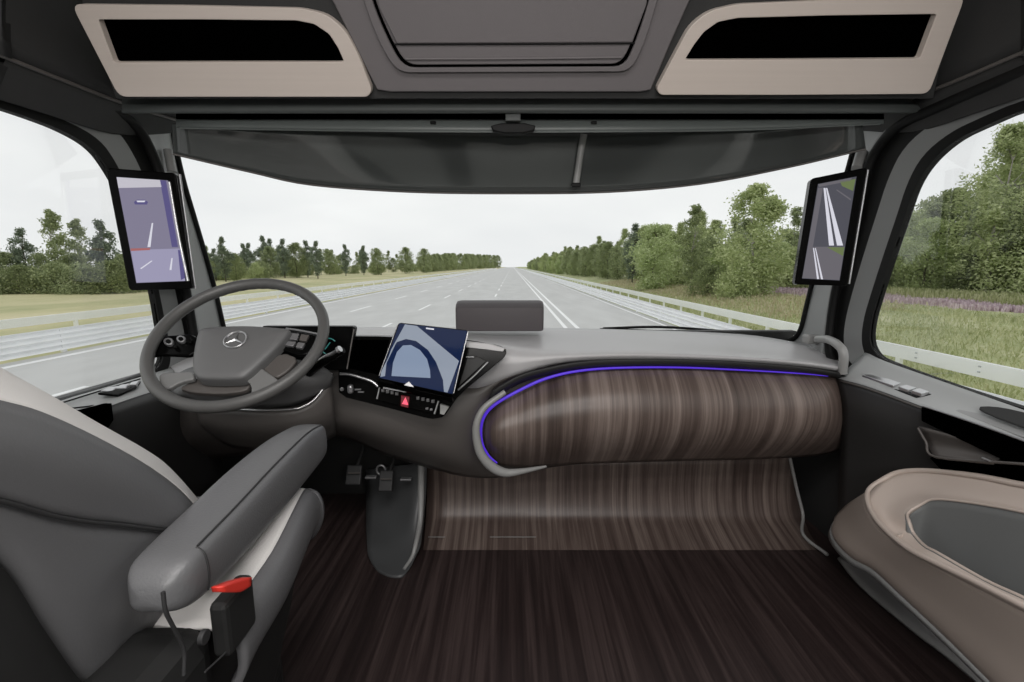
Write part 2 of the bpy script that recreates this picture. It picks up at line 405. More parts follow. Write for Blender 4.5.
mk('bushy_light', (10000, 6.5, 2.6, .2, .11, 2, 'round'), 'leaf_c', (6.5, .1, 2, 2.0), 'bark')
mk('dark_round', (9000, 8, 2.8, .4, .13, 3, 'round'), 'leaf_b', (8, .12, 3, 2.0), 'bark')
mk('airy', (5000, 9, 1.9, 1.2, .12, 4, 'airy'), 'leaf_b', (9, .1, 4, 1.6), 'bark_birch')
mk('pine', (5000, 9, 1.9, .8, .13, 5, 'airy'), 'leaf_d', (9.4, .13, 5, 1.4), 'bark')
mk('bush', (5000, 3, 2.2, 0, .10, 6, 'bush'), 'leaf_b', (2.4, .08, 6, 1.5), 'bark')
mk('bush_light', (5000, 3.2, 2.2, 0, .10, 7, 'bush'), 'leaf_a', (2.4, .08, 7, 1.5), 'bark')
mk('tall_light', (11000, 10, 2.6, 1.2, .10, 8, 'airy'), 'leaf_a', (10, .13, 8, 2.0), 'bark_birch')
NAMES = {'birch_big': 'birch_tree', 'bushy_light': 'leafy_tree', 'dark_round': 'leafy_tree', 'airy': 'birch_tree', 'pine': 'pine_tree', 'bush': 'bush', 'bush_light': 'bush', 'tall_light': 'birch_tree'}
def tree(k, x, y, s=1, label='', group=None, sz=None, z=None):
    cat = 'bush' if k.startswith('bush') and k != 'bushy_light' else 'tree'
    t = thing(NAMES[k], label, cat, (x, y, (zr(x, y) if x > 0 else zl(x, y)) if z is None else z), group)
    t.rotation_euler.z = random.random()*6.28; t.scale = (s, s, sz or s)
    for nm, me in (('crown', KIND[k][0]), ('trunk', KIND[k][1])):
        o = bpy.data.objects.new('foliage' if nm == 'crown' else nm, me); C.objects.link(o); o.parent = t
    return t
def at(px, d):     # ground position seen in column px at distance d down the road
    return (px-512)/F*(d*c_+2.5*s_)
# individually recognisable trees on the right
tree('birch_big', at(750, 34), 34, 1.05, 'full round birch standing alone in front of the right-hand wood, tallest in the windscreen', sz=.87)
tree('bushy_light', at(652, 48), 48, 1.0, 'bright green bushy tree at the front of the wood, left of the tall airy birches')
tree('airy', at(690, 42), 42, .84, 'thin airy birch just left of the big round birch')
tree('airy', at(790, 44), 44, .82, 'slim birch seen between the big round birch and the right-hand mirror display')
tree('bush', at(707, 37), 37, .8, 'low dark bush at the foot of the wood left of the big round birch')
tree('bush_light', at(735, 33.0), 33, .75, 'light green shrub at the left foot of the big round birch')
tree('pine', at(632, 62), 62, .86, 'dark narrow tree rising behind the bright green bushy tree')
tree('tall_light', 31.5, 22.5, 1.22, 'tall sparse birch at the outer edge of the right side window', None)
tree('tall_light', 27.6, 27.5, .98, 'sparse light birch at the top left of the right side window', None)
rnd = random.Random(3)
WL = {'dark_round': ('dark green round tree in the wood along the right side of the road', 'dark trees in the right-hand wood'),
      'bushy_light': ('light green bushy tree in the wood along the right side of the road', 'light green trees in the right-hand wood'),
      'airy': ('sparse slim birch in the wood along the right side of the road', 'slim birches in the right-hand wood'),
      'tall_light': ('tall light birch in the wood along the right side of the road', 'tall birches in the right-hand wood'),
      'bush': ('dark bush along the foot of the right-hand wood', 'dark bushes at the right-hand wood'),
      'bush_light': ('light green bush along the foot of the right-hand wood', 'light bushes at the right-hand wood'),
      'birch_big': ('full birch in the wood along the right side of the road', 'full birches in the right-hand wood')}
def wood_tree(k, x, y, s): tree(k, x, y, s, *WL[k])
y = 56
while y < 430:
    fr = 19.2+min(6, (y-40)*.0) - max(0, min(4.5, (y-55)*.045))
    wood_tree(rnd.choice(('dark_round', 'bushy_light', 'dark_round', 'birch_big')), fr+rnd.uniform(-1, 1.2), y, rnd.uniform(.68, .88))
    wood_tree(rnd.choice(('dark_round', 'airy', 'dark_round', 'tall_light')), fr+3.8+rnd.uniform(-1, 1), y+rnd.uniform(-1, 2), rnd.uniform(.72, .95))
    if y < 100: wood_tree(rnd.choice(('dark_round', 'dark_round', 'airy')), fr+8.5+rnd.uniform(-1, 1), y+rnd.uniform(-1, 2), rnd.uniform(.75, .95))
    y += 3.2+(y-44)*.035
# loose trees between the big birch and the front of the wood
for x, y_, k, q in ((22.5, 40, 'bushy_light', .62), (24, 46, 'dark_round', .62), (20.5, 47, 'bushy_light', .62), (25, 52, 'dark_round', .68), (21.5, 52, 'dark_round', .66), (28, 42, 'bushy_light', .72), (29, 50, 'dark_round', .75), (19, 52, 'bush', 1.0), (17.5, 50, 'bush_light', .9)): wood_tree(k, x, y_, q)
# the wood seen through the right side window
for x, y_, q in ((34, 25, 1.25), (36, 20, 1.35), (30.5, 29.5, 1.05), (33.5, 30.5, 1.15), (29, 24, .85)): wood_tree('tall_light', x, y_, q)
for x, y_, k, q in ((38, 36, 'dark_round', 1.1), (42, 24, 'dark_round', 1.2), (41, 15, 'dark_round', 1.2), (38, 9, 'dark_round', 1.1), (34, 38, 'dark_round', 1.0), (46, 34, 'dark_round', 1.3), (39, 27, 'dark_round', 1.0), (32, 22, 'bushy_light', .9), (30, 14, 'dark_round', .8), (33, 11, 'bushy_light', .9), (29.5, 33.5, 'dark_round', .8), (27, 36.5, 'bush_light', 1.2)): wood_tree(k, x, y_, q)
for i, (x, y_, k, s) in enumerate([(24.5, 36, 'dark_round', .85), (29, 36, 'bushy_light', .95), (33, 33, 'dark_round', 1.0), (27, 31, 'bushy_light', .78), (31, 28, 'dark_round', .9), (30.5, 24.5, 'bush', 1.2),
        (35, 26, 'birch_big', 1.1), (29.5, 20.5, 'bushy_light', .85), (33, 17.5, 'dark_round', 1.0), (36, 21, 'dark_round', 1.15), (40, 30, 'birch_big', 1.1), (28.2, 25.5, 'bush_light', 1.0), (26, 33.5, 'bush', 1.1),
        (30, 17, 'bush', 1.1), (23, 39, 'bush_light', 1.1), (34.5, 12.5, 'birch_big', 1.05), (31.2, 19.8, 'bush', 1.1), (21.5, 41.5, 'bush', 1.0), (28.8, 29.3, 'bush', 1.1)]): wood_tree(k, x, y_, s)
# left of the road
LL = {'dark_round': ('dark round tree in the tree line beyond the left meadow', 'round trees beyond the left meadow'),
      'pine': ('dark pine in the tree line beyond the left meadow', 'pines beyond the left meadow'),
      'airy': ('sparse birch in the tree line beyond the left meadow', 'birches beyond the left meadow'),
      'bush': ('dark bush under the tree line beyond the left meadow', 'dark bushes beyond the left meadow'),
      'bush_light': ('light bush under the tree line beyond the left meadow', 'light bushes beyond the left meadow')}
def lt(k, px, d, s, label=None): 
    if label: tree(k, at(px, d), d, s, label)
    else: tree(k, at(px, d), d, s, *LL[k])
lt('pine', 28, 50, .72, 'dark pine at the left edge of the side window, behind the meadow')
lt('airy', 62, 54, .98, 'tallest sparse tree in the left side window')
lt('airy', 84, 56, .9, 'sparse tree just right of the tallest one in the left side window')
lt('pine', 108, 52, .85, 'dark tree directly beside the left mirror display')
lt('dark_round', -6, 48, .62); lt('dark_round', 45, 50, .5); lt('dark_round', 75, 50, .5); lt('dark_round', 100, 53, .56); lt('dark_round', 125, 50, .5); lt('bush', 85, 47, 1); lt('bush', 20, 46, .9); lt('bush', 55, 47, 1.0); lt('bush', 112, 48, 1.1)
lt('bush', -15, 44, 1.0); lt('dark_round', 12, 49, .5); lt('bush', 135, 52, 1)
lt('dark_round', 150, 60, .5); lt('pine', 226, 80, .82, 'tall dark pine right of the left windscreen pillar'); lt('airy', 208, 78, .66); lt('dark_round', 237, 84, .6); lt('dark_round', 203, 80, .5)
for i in range(52):
    u = i/51; px = 200+u*250; d = 88+u**1.6*190
    k = rnd.choice(('dark_round', 'pine', 'airy', 'bush', 'bush_light', 'dark_round'))
    sc = rnd.uniform(.45, .8)*(1.25 if k in ('pine',) else 1)*(1+.5*u) if not k.startswith('bush') else rnd.uniform(1, 1.3)
    lt(k, px+rnd.uniform(-3, 3), d+rnd.uniform(-4, 6), sc)
for px, d, s in ((285, 105, .95), (297, 108, 1.0), (308, 110, .95), (318, 104, .9), (346, 125, .9), (364, 138, .9), (378, 142, 1.0), (406, 170, 1.15), (424, 190, 1.2)): lt('pine' if s < .97 else 'dark_round', px, d, s)
for i in range(30):
    u = i/29; px = 425+u*72; d = 210+u**1.5*420
    lt(rnd.choice(('dark_round', 'dark_round', 'bush')), px+rnd.uniform(-1.5, 1.5), d, .9+u*1.2)
me = None
def scatter(name, n, fn, m, label, cat, hgt, seed, w=.25):
    rnd = random.Random(seed); vs = []; fs = []
    for i in range(n):
        x, y = fn(rnd); z = (zr(x, y) if x > 0 else zl(x, y)); h = hgt*rnd.uniform(.5, 1.2); a = rnd.random()*3.14; dx, dy = math.cos(a)*w*.5*rnd.uniform(.5, 1), math.sin(a)*w*.5
        lx, ly = rnd.uniform(-.1, .1), rnd.uniform(-.1, .1); k = len(vs)
        vs += [(x-dx*.5, y-dy*.5, z-.03), (x+dx*.5, y+dy*.5, z-.03), (x+dx+lx, y+dy+ly, z+h), (x-dx+lx, y-dy+ly, z+h*.9)]; fs.append((k, k+1, k+2, k+3))
    me = bpy.data.meshes.new(name); me.from_pydata(vs, [], fs); tag(link(name, me, m, None, False), label, cat, kind='stuff')
scatter('heather', 15000, lambda r: ((lambda y: (20.5+(40-y)*.2+r.gauss(0, .55)+.5*math.sin(y*1.3), y))(r.uniform(8, 42))), 'heather', 'band of pale purple flowering heather on the right verge', 'heather', .34, 1, .07)
scatter('tall_grass', 15000, lambda r: ((lambda y: (r.uniform(22.2, 26)+(40-y)*.15, y))(r.uniform(8, 44))), 'grass_a', 'tall loose grass between the heather and the right-hand trees', 'grass', .6, 2, .07)
scatter('verge_grass', 42000, lambda r: (r.uniform(9.4, 20), r.uniform(3, 60)), 'grass_a', 'short grass on the verge behind the right guardrail', 'grass', .17, 3, .045)
scatter('dry_grass', 6000, lambda r: (r.uniform(13, 19)+r.gauss(0, .5), r.uniform(22, 70)), 'grass_dry', 'straw coloured dry grass before the right-hand wood', 'grass', .3, 4, .1)
# ================================================================ CAB SHELL
def struct(name, rows, m, label, cat, **k):
    return tag(sheet(name, rows, m, None, **k), label, cat, kind='structure')
fl = thing('floor', 'dark brown wooden plank floor of the truck cab', 'floor', (0, .5, 0), kind='structure')
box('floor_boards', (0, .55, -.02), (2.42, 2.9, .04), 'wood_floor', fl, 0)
toe = [[V((x, yy, z)) for x in (-.36, 0, .4, .8, 1.12)] for yy, z in ((1.74, .56), (1.745, .40), (1.73, .22), (1.685, .11), (1.60, .04), (1.48, .004), (1.40, .0005))]
def kick():
    L = [(427, 462), (427, 490), (426, 515), (425, 530), (424, 540)]; R = [(790, 458), (797, 490), (803, 515), (808, 530), (815, 541)]
    yy = [1.72, 1.718, 1.688, 1.63, 1.575]
    rows = []
    for a, b, q in zip(L, R, yy):
        A = PY(*a, q); B = PY(*b, q); rows.append([A.lerp(B, t) for t in (0, .25, .5, .75, 1)])
    rows[3] = [V((p.x, p.y, .024)) for p in rows[3]]; rows[4] = [V((p.x, p.y, .009)) for p in rows[4]]; rows.append([V((p.x+(.006), 1.525, -.003)) for p in rows[-1]])
    rows[-1][-1].x = 1.10
    return rows
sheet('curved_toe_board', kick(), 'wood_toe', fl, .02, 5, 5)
ge = [PY(790, 458, 1.715), PY(797, 490, 1.71), PY(803, 515, 1.688), V((1.075, 1.60, .02)), V((1.10, 1.50, .006))]
tube('toe_board_edging', ge, .006, 'trim_grey', fl)
# joints in the boards
def joint(a, b, y, z):
    p = PY(*a, y); q = PY(*b, y)
    tube('board_joint', [p, q], .0009, 'trim_grey', fl, n=1, seg=6)
for a, b in ((490, 536), (428, 445)): joint((a, 537), (b, 537), 1.585, None)
# side walls: everything behind and under the doors, rear wall, front wall under the windscreen, ceiling
for s, nm, lb in ((-1, 'wall_left', 'dark lower cab wall on the driver side'), (1, 'wall_right', 'dark lower cab wall on the passenger side')):
    t = thing(nm, lb, 'wall', (s*1.18, 0, 0), kind='structure')
    box('rear_side_panel', (s*1.19, -.15, .99), (.03, 1.4, 1.98), 'fabric_grey', t, .004)
    box('lower_side_panel', (s*1.19, 1.25, .33), (.03, 1.4, .66), 'door_dark', t, .004)
    box('upper_side_panel', (s*1.19, 1.1, 1.74), (.03, 1.3, .48), 'roof_black', t, .004)
wb = thing('wall_back', 'rear cab wall with pale grey panels and dark curtains', 'wall', (0, -.86, 0), kind='structure')
box('rear_panel', (0, -.86, .99), (2.4, .04, 1.98), 'fabric_grey', wb, 0)
for x, w in ((-1.0, .12), (-.62, .14), (-.30, .1), (.42, .12), (.95, .16)):
    rows = [[V((x-w/2+w*i/8, -.82+.02*math.sin(i*1.9), z)) for i in range(9)] for z in (.5, 1.2, 1.9)]
    sheet('curtain', rows, 'fabric_dark', wb, .006, 2, 1)
box('bunk', (0, -.55, .3), (2.3, .55, .6), 'fabric_grey', wb, .03)
wf = box('wall_front', (0, 1.98, .36), (2.4, .04, .74), 'dash_under', None, .004); tag(wf, 'dark bulkhead under the windscreen behind the dashboard', 'wall', kind='structure')
ce = thing('ceiling', 'dark padded roof lining of the cab', 'ceiling', (0, .5, 1.98), kind='structure')
box('roof_lining', (0, .5, 2.0), (2.4, 2.9, .04), 'roof_grey', ce, 0)
box('upper_front_bulkhead', (0, 1.75, 1.76), (2.36, .06, .42), 'roof_black', ce, .004)
# fill lights added at the ceiling, out of view, to brighten the cab
def added_ceiling_light(x, y, label, w, d, pw):
    t = thing('added_ceiling_light', label, 'fill light', (x, y, 1.97))
    ring('added_light_frame', [V((x+a*(w/2+.02), y+b*(d/2+.02), 1.98)) for a, b in ((-1, -1), (1, -1), (1, 1), (-1, 1))], [V((x+a*w/2, y+b*d/2, 1.98)) for a, b in ((-1, -1), (1, -1), (1, 1), (-1, 1))], V((0, 0, -.02)), 'silver', t)
    l = bpy.data.lights.new('fill_light', 'AREA'); l.shape = 'RECTANGLE'; l.size = w; l.size_y = d; l.energy = pw; l.color = (1, .97, .945)
    o = bpy.data.objects.new('fill_light', l); C.objects.link(o); o.parent = t; o.location = (0, 0, -.03)
    return t
added_ceiling_light(0, .05, 'added wide fill light at the ceiling above the middle of the cab', 1.3, .35, 17)
added_ceiling_light(0, -.5, 'added wide fill light at the ceiling above the bunk', 1.5, .3, 14)
wl = thing('added_wall_light', 'added long fill light on the rear cab wall above the bunk', 'fill light', (0, -.80, 1.3))  # unseen light added at the back to brighten the surfaces facing it
ring('added_light_frame', [V((a*.62, -.80, 1.3+b*.12)) for a, b in ((-1, -1), (1, -1), (1, 1), (-1, 1))], [V((a*.6, -.80, 1.3+b*.1)) for a, b in ((-1, -1), (1, -1), (1, 1), (-1, 1))], V((0, -.04, 0)), 'silver', wl)
l = bpy.data.lights.new('fill_light', 'AREA'); l.shape = 'RECTANGLE'; l.size = 1.2; l.size_y = .2; l.energy = 16; l.color = (1, .97, .945)
o = bpy.data.objects.new('fill_light', l); C.objects.link(o); o.parent = wl; o.location = (0, .01, 0); o.rotation_euler = (math.radians(82), 0, 0)
# ---- doors
def door(name, label, s, glassL, gask, frame, black, cat='door'):
    t = thing(name, label, cat, (s*1.15, 1.0, 0), kind='structure')
    def close(lst, x, sill, top, back):
        pts = [PX(a, b, s*x) for a, b in lst]
        pts.append(V((s*x, back, top))); pts.append(V((s*x, back, sill))); return pts
    n = 3
    def seg(pts): return chaikin(pts, 2)
    zs = [PX(*q, s*1.15).z for q in (glassL[0], glassL[-1])]
    A = seg(close(glassL, 1.15, zs[0]-.005, zs[1], .5)); B = seg(close(gask, 1.148, zs[0]-.025, zs[1]+.02, .485))
    Cc = seg(close(frame, 1.135, zs[0]-.03, zs[1]+.055, .44)); D = seg(close(black, 1.13, zs[0]-.035, zs[1]+.11, .38))
    gl = prism('window_glass', [p+V((s*.004, 0, 0)) for p in A], V((s*.005, 0, 0)), 'glass', t, 0, smooth=False)
    def loft(nm, P, Q, m, th=.02):
        bm = bmesh.new(); a = [bm.verts.new(p) for p in P]; b = [bm.verts.new(p) for p in Q]; k = len(P)
        a2 = [bm.verts.new(p+V((s*th, 0, 0))) for p in P]; b2 = [bm.verts.new(p+V((s*th, 0, 0))) for p in Q]
        for i in range(k):
            j = (i+1) % k
            for q in ((a[i], a[j], b[j], b[i]), (a2[i], a2[j], b2[j], b2[i]), (a[i], a[j], a2[j], a2[i]), (b[i], b[j], b2[j], b2[i])): bm.faces.new(q)
        return bmobj(nm, bm, m, t)
    loft('glass_gasket', A, B, 'black_rubber'); loft('window_frame', B, Cc, 'door_frame_grey'); loft('frame_shadow_gap', Cc, D, 'black_rubber')
    return t, D
gR = [(1024, 410), (885, 361), (874, 353), (869, 340), (871, 320), (880, 290), (893, 250), (905, 215), (915, 185), (930, 162), (955, 140), (985, 126), (1024, 109)]
kR = [(1024, 420), (880, 369), (867, 360), (861, 343), (863, 320), (872, 290), (885, 250), (897, 215), (907, 183), (922, 155), (950, 132), (982, 117), (1024, 99)]
fR = [(1024, 428), (872, 375), (850, 365), (843, 345), (845, 320), (853, 290), (865, 250), (877, 213), (888, 178), (904, 146), (936, 120), (975, 103), (1024, 83)]
bR = [(1024, 434), (862, 380), (836, 372), (825, 345), (829, 300), (836, 270), (845, 235), (853, 205), (864, 172), (882, 138), (915, 112), (960, 92), (1024, 66)]
dR, dRo = door('door_1', "passenger door with side window, right of the dashboard", 1, gR, kR, fR, bR)
gL = [(40, 408), (150, 373), (162, 365), (164, 350), (160, 326), (154, 290), (141, 238), (126, 200), (108, 168), (92, 147), (62, 130), (30, 118), (0, 108)]
kL = [(40, 418), (158, 380), (170, 368), (171, 350), (166, 326), (159, 290), (147, 236), (132, 195), (116, 162), (100, 139), (68, 121), (32, 108), (0, 98)]
fL = [(40, 424), (170, 385), (186, 372), (187, 350), (183, 326), (175, 290), (163, 235), (150, 192), (134, 154), (116, 128), (76, 106), (40, 94), (0, 84)]
bL = [(40, 428), (178, 390), (198, 378), (200, 350), (197, 326), (190, 290), (181, 240), (172, 200), (160, 160), (142, 124), (96, 96), (50, 82), (0, 66)]
dL, dLo = door('door_2', "driver's door with side window, left of the steering wheel", -1, gL, kL, fL, bL)
# passenger door lower trim: shelf top, inner panel, black recess, grab channel
sheet('door_shelf', [[PX(1060, 425, 1.146), PX(1024, 410, 1.146), PX(950, 384, 1.146), PX(885, 361, 1.146), PX(866, 352, 1.15)],
                     [PX(1060, 450, 1.11), PX(1024, 431, 1.11), PX(955, 404, 1.11), PX(880, 377, 1.10), PX(848, 368, 1.10)],
                     [PX(1060, 462, 1.06), PX(1024, 446, 1.06), PX(950, 417, 1.06), PX(872, 388, 1.06), PX(836, 378, 1.06)]], 'door_top', dR, .012)
sheet('door_card', [[PX(1060, 462, 1.06), PX(1024, 446, 1.06), PX(950, 417, 1.06), PX(872, 388, 1.06), PX(836, 378, 1.06)],
                    [PX(1060, 500, 1.075), PX(1024, 480, 1.075), PX(950, 450, 1.07), PX(876, 420, 1.05), PX(842, 405, 1.05)],
                    [PX(1060, 560, 1.10), PX(1024, 540, 1.10), PX(950, 500, 1.10), PX(880, 470, 1.09), PX(840, 455, 1.08)],
                    [PX(1060, 760, 1.13), PX(1024, 720, 1.13), PX(950, 640, 1.13), PX(885, 560, 1.13), PX(836, 540, 1.13)]], 'door_dark', dR, .012)
sheet('door_card_seam', [[PX(1060, 463, 1.056), PX(1024, 447, 1.056), PX(950, 418, 1.056), PX(872, 389, 1.056), PX(838, 379, 1.056)],
                    [PX(1060, 465, 1.054), PX(1024, 449, 1.054), PX(950, 420, 1.054), PX(872, 391, 1.054), PX(838, 381, 1.054)]], 'dash_dark', dR, .004, 4, 1)
# black recess with pull handle
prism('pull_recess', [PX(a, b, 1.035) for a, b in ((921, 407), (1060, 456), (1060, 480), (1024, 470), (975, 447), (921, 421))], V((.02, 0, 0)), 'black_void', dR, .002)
tube('recess_trim', [PX(a, b, 1.03) for a, b in ((923, 406), (960, 418), (1000, 432), (1060, 454))], .0022, 'satin', dR)
sheet('pull_cup', [[PX(a, b, 1.035) for a, b in ((918, 427), (960, 438), (1008, 450))], [PX(a, b, 1.05) for a, b in ((926, 442), (965, 450), (1000, 458))], [PX(a, b, 1.03) for a, b in ((934, 457), (965, 460), (992, 462))]], 'dash_dark', dR, .006)
tube('pull_cup_edge', [PX(a, b, 1.028) for a, b in ((918, 428), (926, 442), (936, 457), (1024, 464))], .003, 'dash_dark', dR)
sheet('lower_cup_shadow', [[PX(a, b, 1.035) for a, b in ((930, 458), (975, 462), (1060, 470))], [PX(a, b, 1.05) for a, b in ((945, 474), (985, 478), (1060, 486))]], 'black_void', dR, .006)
box('latch_chrome', PX(987, 459.5, 1.025), (.006, .02, .004), 'silver', dR, .001)
# shelf fittings
def quadplate(nm, pts, x, m, par, th=.006, bev=.0015): 
    return prism(nm, [PX(a, b, xx) for a, b, xx in pts], V((0, 0, th)), m, par, bev)
quadplate('shelf_panel', ((930, 403, 1.09), (965, 406, 1.125), (1060, 438, 1.13), (1060, 452, 1.085)), 0, 'pillar_grey', dR, .004)
hole = chaikin([PX(968, 410, 1.095), PX(1000, 409, 1.125), PX(1060, 426, 1.13), PX(1060, 444, 1.095)], 2)
prism('ashtray_hollow', [p+V((0, 0, .004)) for p in hole], V((0, 0, .004)), 'dash_under', dR, .001)
swR = thing('window_switch_panel', 'pale switch plate on the passenger door shelf below the side window', 'switch', tuple(PX(890, 385, 1.1)))
quadplate('switch_plate', ((862, 377, 1.085), (884, 376, 1.125), (906, 384, 1.125), (893, 388, 1.08)), 0, 'silver', swR, .008)
quadplate('switch_plate', ((893, 391, 1.08), (910, 389, 1.115), (934, 396, 1.115), (916, 399, 1.08)), 0, 'black_gloss', swR, .006)
quadplate('rocker_switch', ((898, 389.5, 1.087), (906, 388, 1.108), (916, 391, 1.108), (908, 393.5, 1.087)), 0, 'silver', swR, .010)
quadplate('rocker_switch', ((911, 393.5, 1.087), (919, 391.5, 1.108), (929, 395, 1.108), (921, 397, 1.087)), 0, 'silver', swR, .010)
# driver's door lower trim
sheet('door_shelf', [[PX(-20, 430, -1.146), PX(60, 401, -1.146), PX(100, 389, -1.146), PX(150, 374, -1.146), PX(190, 362, -1.15)],
                     [PX(-20, 450, -1.10), PX(68, 411, -1.10), PX(105, 397, -1.10), PX(150, 384, -1.10), PX(190, 374, -1.10)],
                     [PX(-20, 462, -1.06), PX(76, 420, -1.06), (PX(110, 406, -1.06)), PX(155, 391, -1.06), PX(195, 382, -1.06)]], 'door_top', dL, .012)
sheet('door_card', [[PX(-20, 462, -1.06), PX(76, 420, -1.06), (PX(110, 406, -1.06)), PX(155, 391, -1.06), PX(195, 382, -1.06)],
                    [PX(-20, 520, -1.05), PX(76, 450, -1.05), PX(112, 430, -1.05), PX(158, 415, -1.05), PX(205, 405, -1.05)],
                    [PX(-20, 680, -1.12), PX(60, 600, -1.12), PX(120, 545, -1.12), PX(180, 515, -1.12), PX(230, 495, -1.12)]], 'door_dark', dL, .012)
prism('pull_recess', [PX(a, b, -1.04) for a, b in ((78, 412), (112, 403), (114, 420), (100, 440), (60, 440))], V((-.02, 0, 0)), 'black_void', dL, .002)
tube('shelf_seam', [PX(a, b, -1.125) for a, b in ((58, 404), (100, 391), (140, 379))], .002, 'black_rubber', dL)
tube('shelf_seam', [PX(a, b, -1.085) for a, b in ((66, 409), (100, 404.5), (140, 396), (165, 390))], .002, 'black_rubber', dL)
swL = thing('window_switch_panel', "pale switch plate on the driver's door shelf, seen left of the steering wheel", 'switch', tuple(PX(120, 391, -1.1)))
quadplate('switch_plate', ((98, 395, -1.09), (106, 392, -1.115), (141, 383, -1.115), (136, 389, -1.085), (118, 397, -1.08)), 0, 'black_gloss', swL, .006)
quadplate('rocker_switch', ((101, 394, -1.095), (108, 391, -1.112), (119, 389, -1.112), (113, 394.5, -1.09)), 0, 'silver', swL, .010)
quadplate('rocker_switch', ((115, 391.5, -1.095), (121, 388, -1.112), (130, 386.5, -1.112), (126, 391, -1.09)), 0, 'silver', swL, .010)
quadplate('rocker_switch', ((129, 388, -1.095), (132, 385, -1.112), (140, 383.5, -1.112), (137, 387.5, -1.09)), 0, 'silver', swL, .010)
# ---- windscreen
w1 = thing('window_1', 'wide curved windscreen looking out on the road', 'windscreen', (0, 2.0, .7), kind='structure')
def wy(x, base): return base-.13*(abs(x)/1.18)**2
rows = [[V((x*(1+.00*z), wy(x, 2.03-.33*(z-.7)/.75*.85), z)) for x in [-1.22+2.44*i/10 for i in range(11)]] for z in (.66, .9, 1.15, 1.48)]
sheet('windscreen_glass', rows, 'glass', w1, .006, 2, 2)
# ---- A pillars
def pillar(name, label, s, edge, mid, seal, xs=(1.17, 1.15, 1.12)):
    t = thing(name, label, 'pillar', tuple(PX(*seal[0], s*1.12)), kind='structure')
    E = [PX(a, b, s*xs[0]) for a, b in edge]; Mi = [PX(a, b, s*xs[1]) for a, b in mid]; S = [PX(a, b, s*xs[2]) for a, b in seal]
    sheet('pillar_cover', [E, Mi, S], 'pillar_grey', t, .02)
    tube('windscreen_gasket', [p+V((s*.0, .01, 0)) for p in E], .011, 'black_rubber', t)
    return t
pR = pillar('trim_1', 'grey windscreen pillar at the passenger side behind the mirror display', 1,
    [(772, 346), (792, 341), (802, 331), (809, 305), (818, 270), (832, 225), (846, 185), (856, 150), (860, 134), (866, 112)],
    [(790, 356), (806, 350), (814, 338), (820, 305), (829, 270), (842, 225), (854, 185), (864, 150), (870, 132), (880, 108)],
    [(812, 372), (822, 362), (824, 345), (829, 305), (836, 270), (846, 232), (858, 185), (872, 150), (890, 124), (908, 105)])
pL = pillar('trim_2', "grey windscreen pillar at the driver's side behind the mirror display", -1,
    [(240, 352), (226, 340), (221, 325), (214, 295), (205, 262), (191, 215), (182, 185), (174, 152), (171, 134), (166, 112)],
    [(228, 368), (214, 355), (208, 330), (200, 295), (192, 262), (181, 215), (172, 185), (163, 150), (158, 130), (150, 108)],
    [(205, 385), (202, 370), (199, 340), (191, 295), (184, 262), (173, 215), (163, 180), (150, 145), (132, 116), (112, 101)])
tube('rolled_seal', [PX(a, b, 1.115) for a, b in ((834, 365), (829, 345), (834, 300), (843, 262), (853, 225), (861, 192), (873, 156), (897, 127), (940, 106), (1000, 80), (1060, 52))], .014, 'black_rubber', dR)
tube('rolled_seal', [PX(a, b, -1.115) for a, b in ((196, 375), (195, 345), (186, 290), (176, 240), (167, 198), (155, 160), (136, 126), (100, 102), (50, 82), (0, 62), (-40, 46))], .014, 'black_rubber', dL)
# ---- roof rails and roof sides
for s, nm, lb, rl in ((-1, 'trim_3', "dark roof rail above the driver's door", [(192, 124), (170, 118), (125, 104), (60, 79), (0, 55), (-60, 30)]), (1, 'trim_4', 'dark roof rail above the passenger door', [(842, 123), (866, 115), (905, 101), (965, 77), (1024, 52), (1090, 26)])):
    t = thing(nm, lb, 'roof trim', (s*1.1, 1, 1.45), kind='structure')
    R = [PX(a, b, s*1.09) for a, b in rl]; R.append(V((s*1.09, -.2, 1.45)))
    tf = [.25, .6]+[1]*9; low = [p+V((s*.035, 0, -.06))*q for p, q in zip(R, tf)]; low2 = [p+V((s*.045, .0, -.08))*q for p, q in zip(R, tf)]
    up1 = [p+V((-s*.03, 0, .16)) for p in R]; up2 = [p+V((-s*.10, 0, .36)) for p in R]; up3 = [p+V((-s*.22, 0, .52)) for p in R]
    sheet('roof_side_panel', [R, up1, up2, up3], 'roof_black', t, .01)
    sheet('rail_cover', [R, low, low2], 'dash_dark' if 0 else 'roof_black', t, .01)
    tube('rail_bead', R, .0045, 'dash_dark', t)
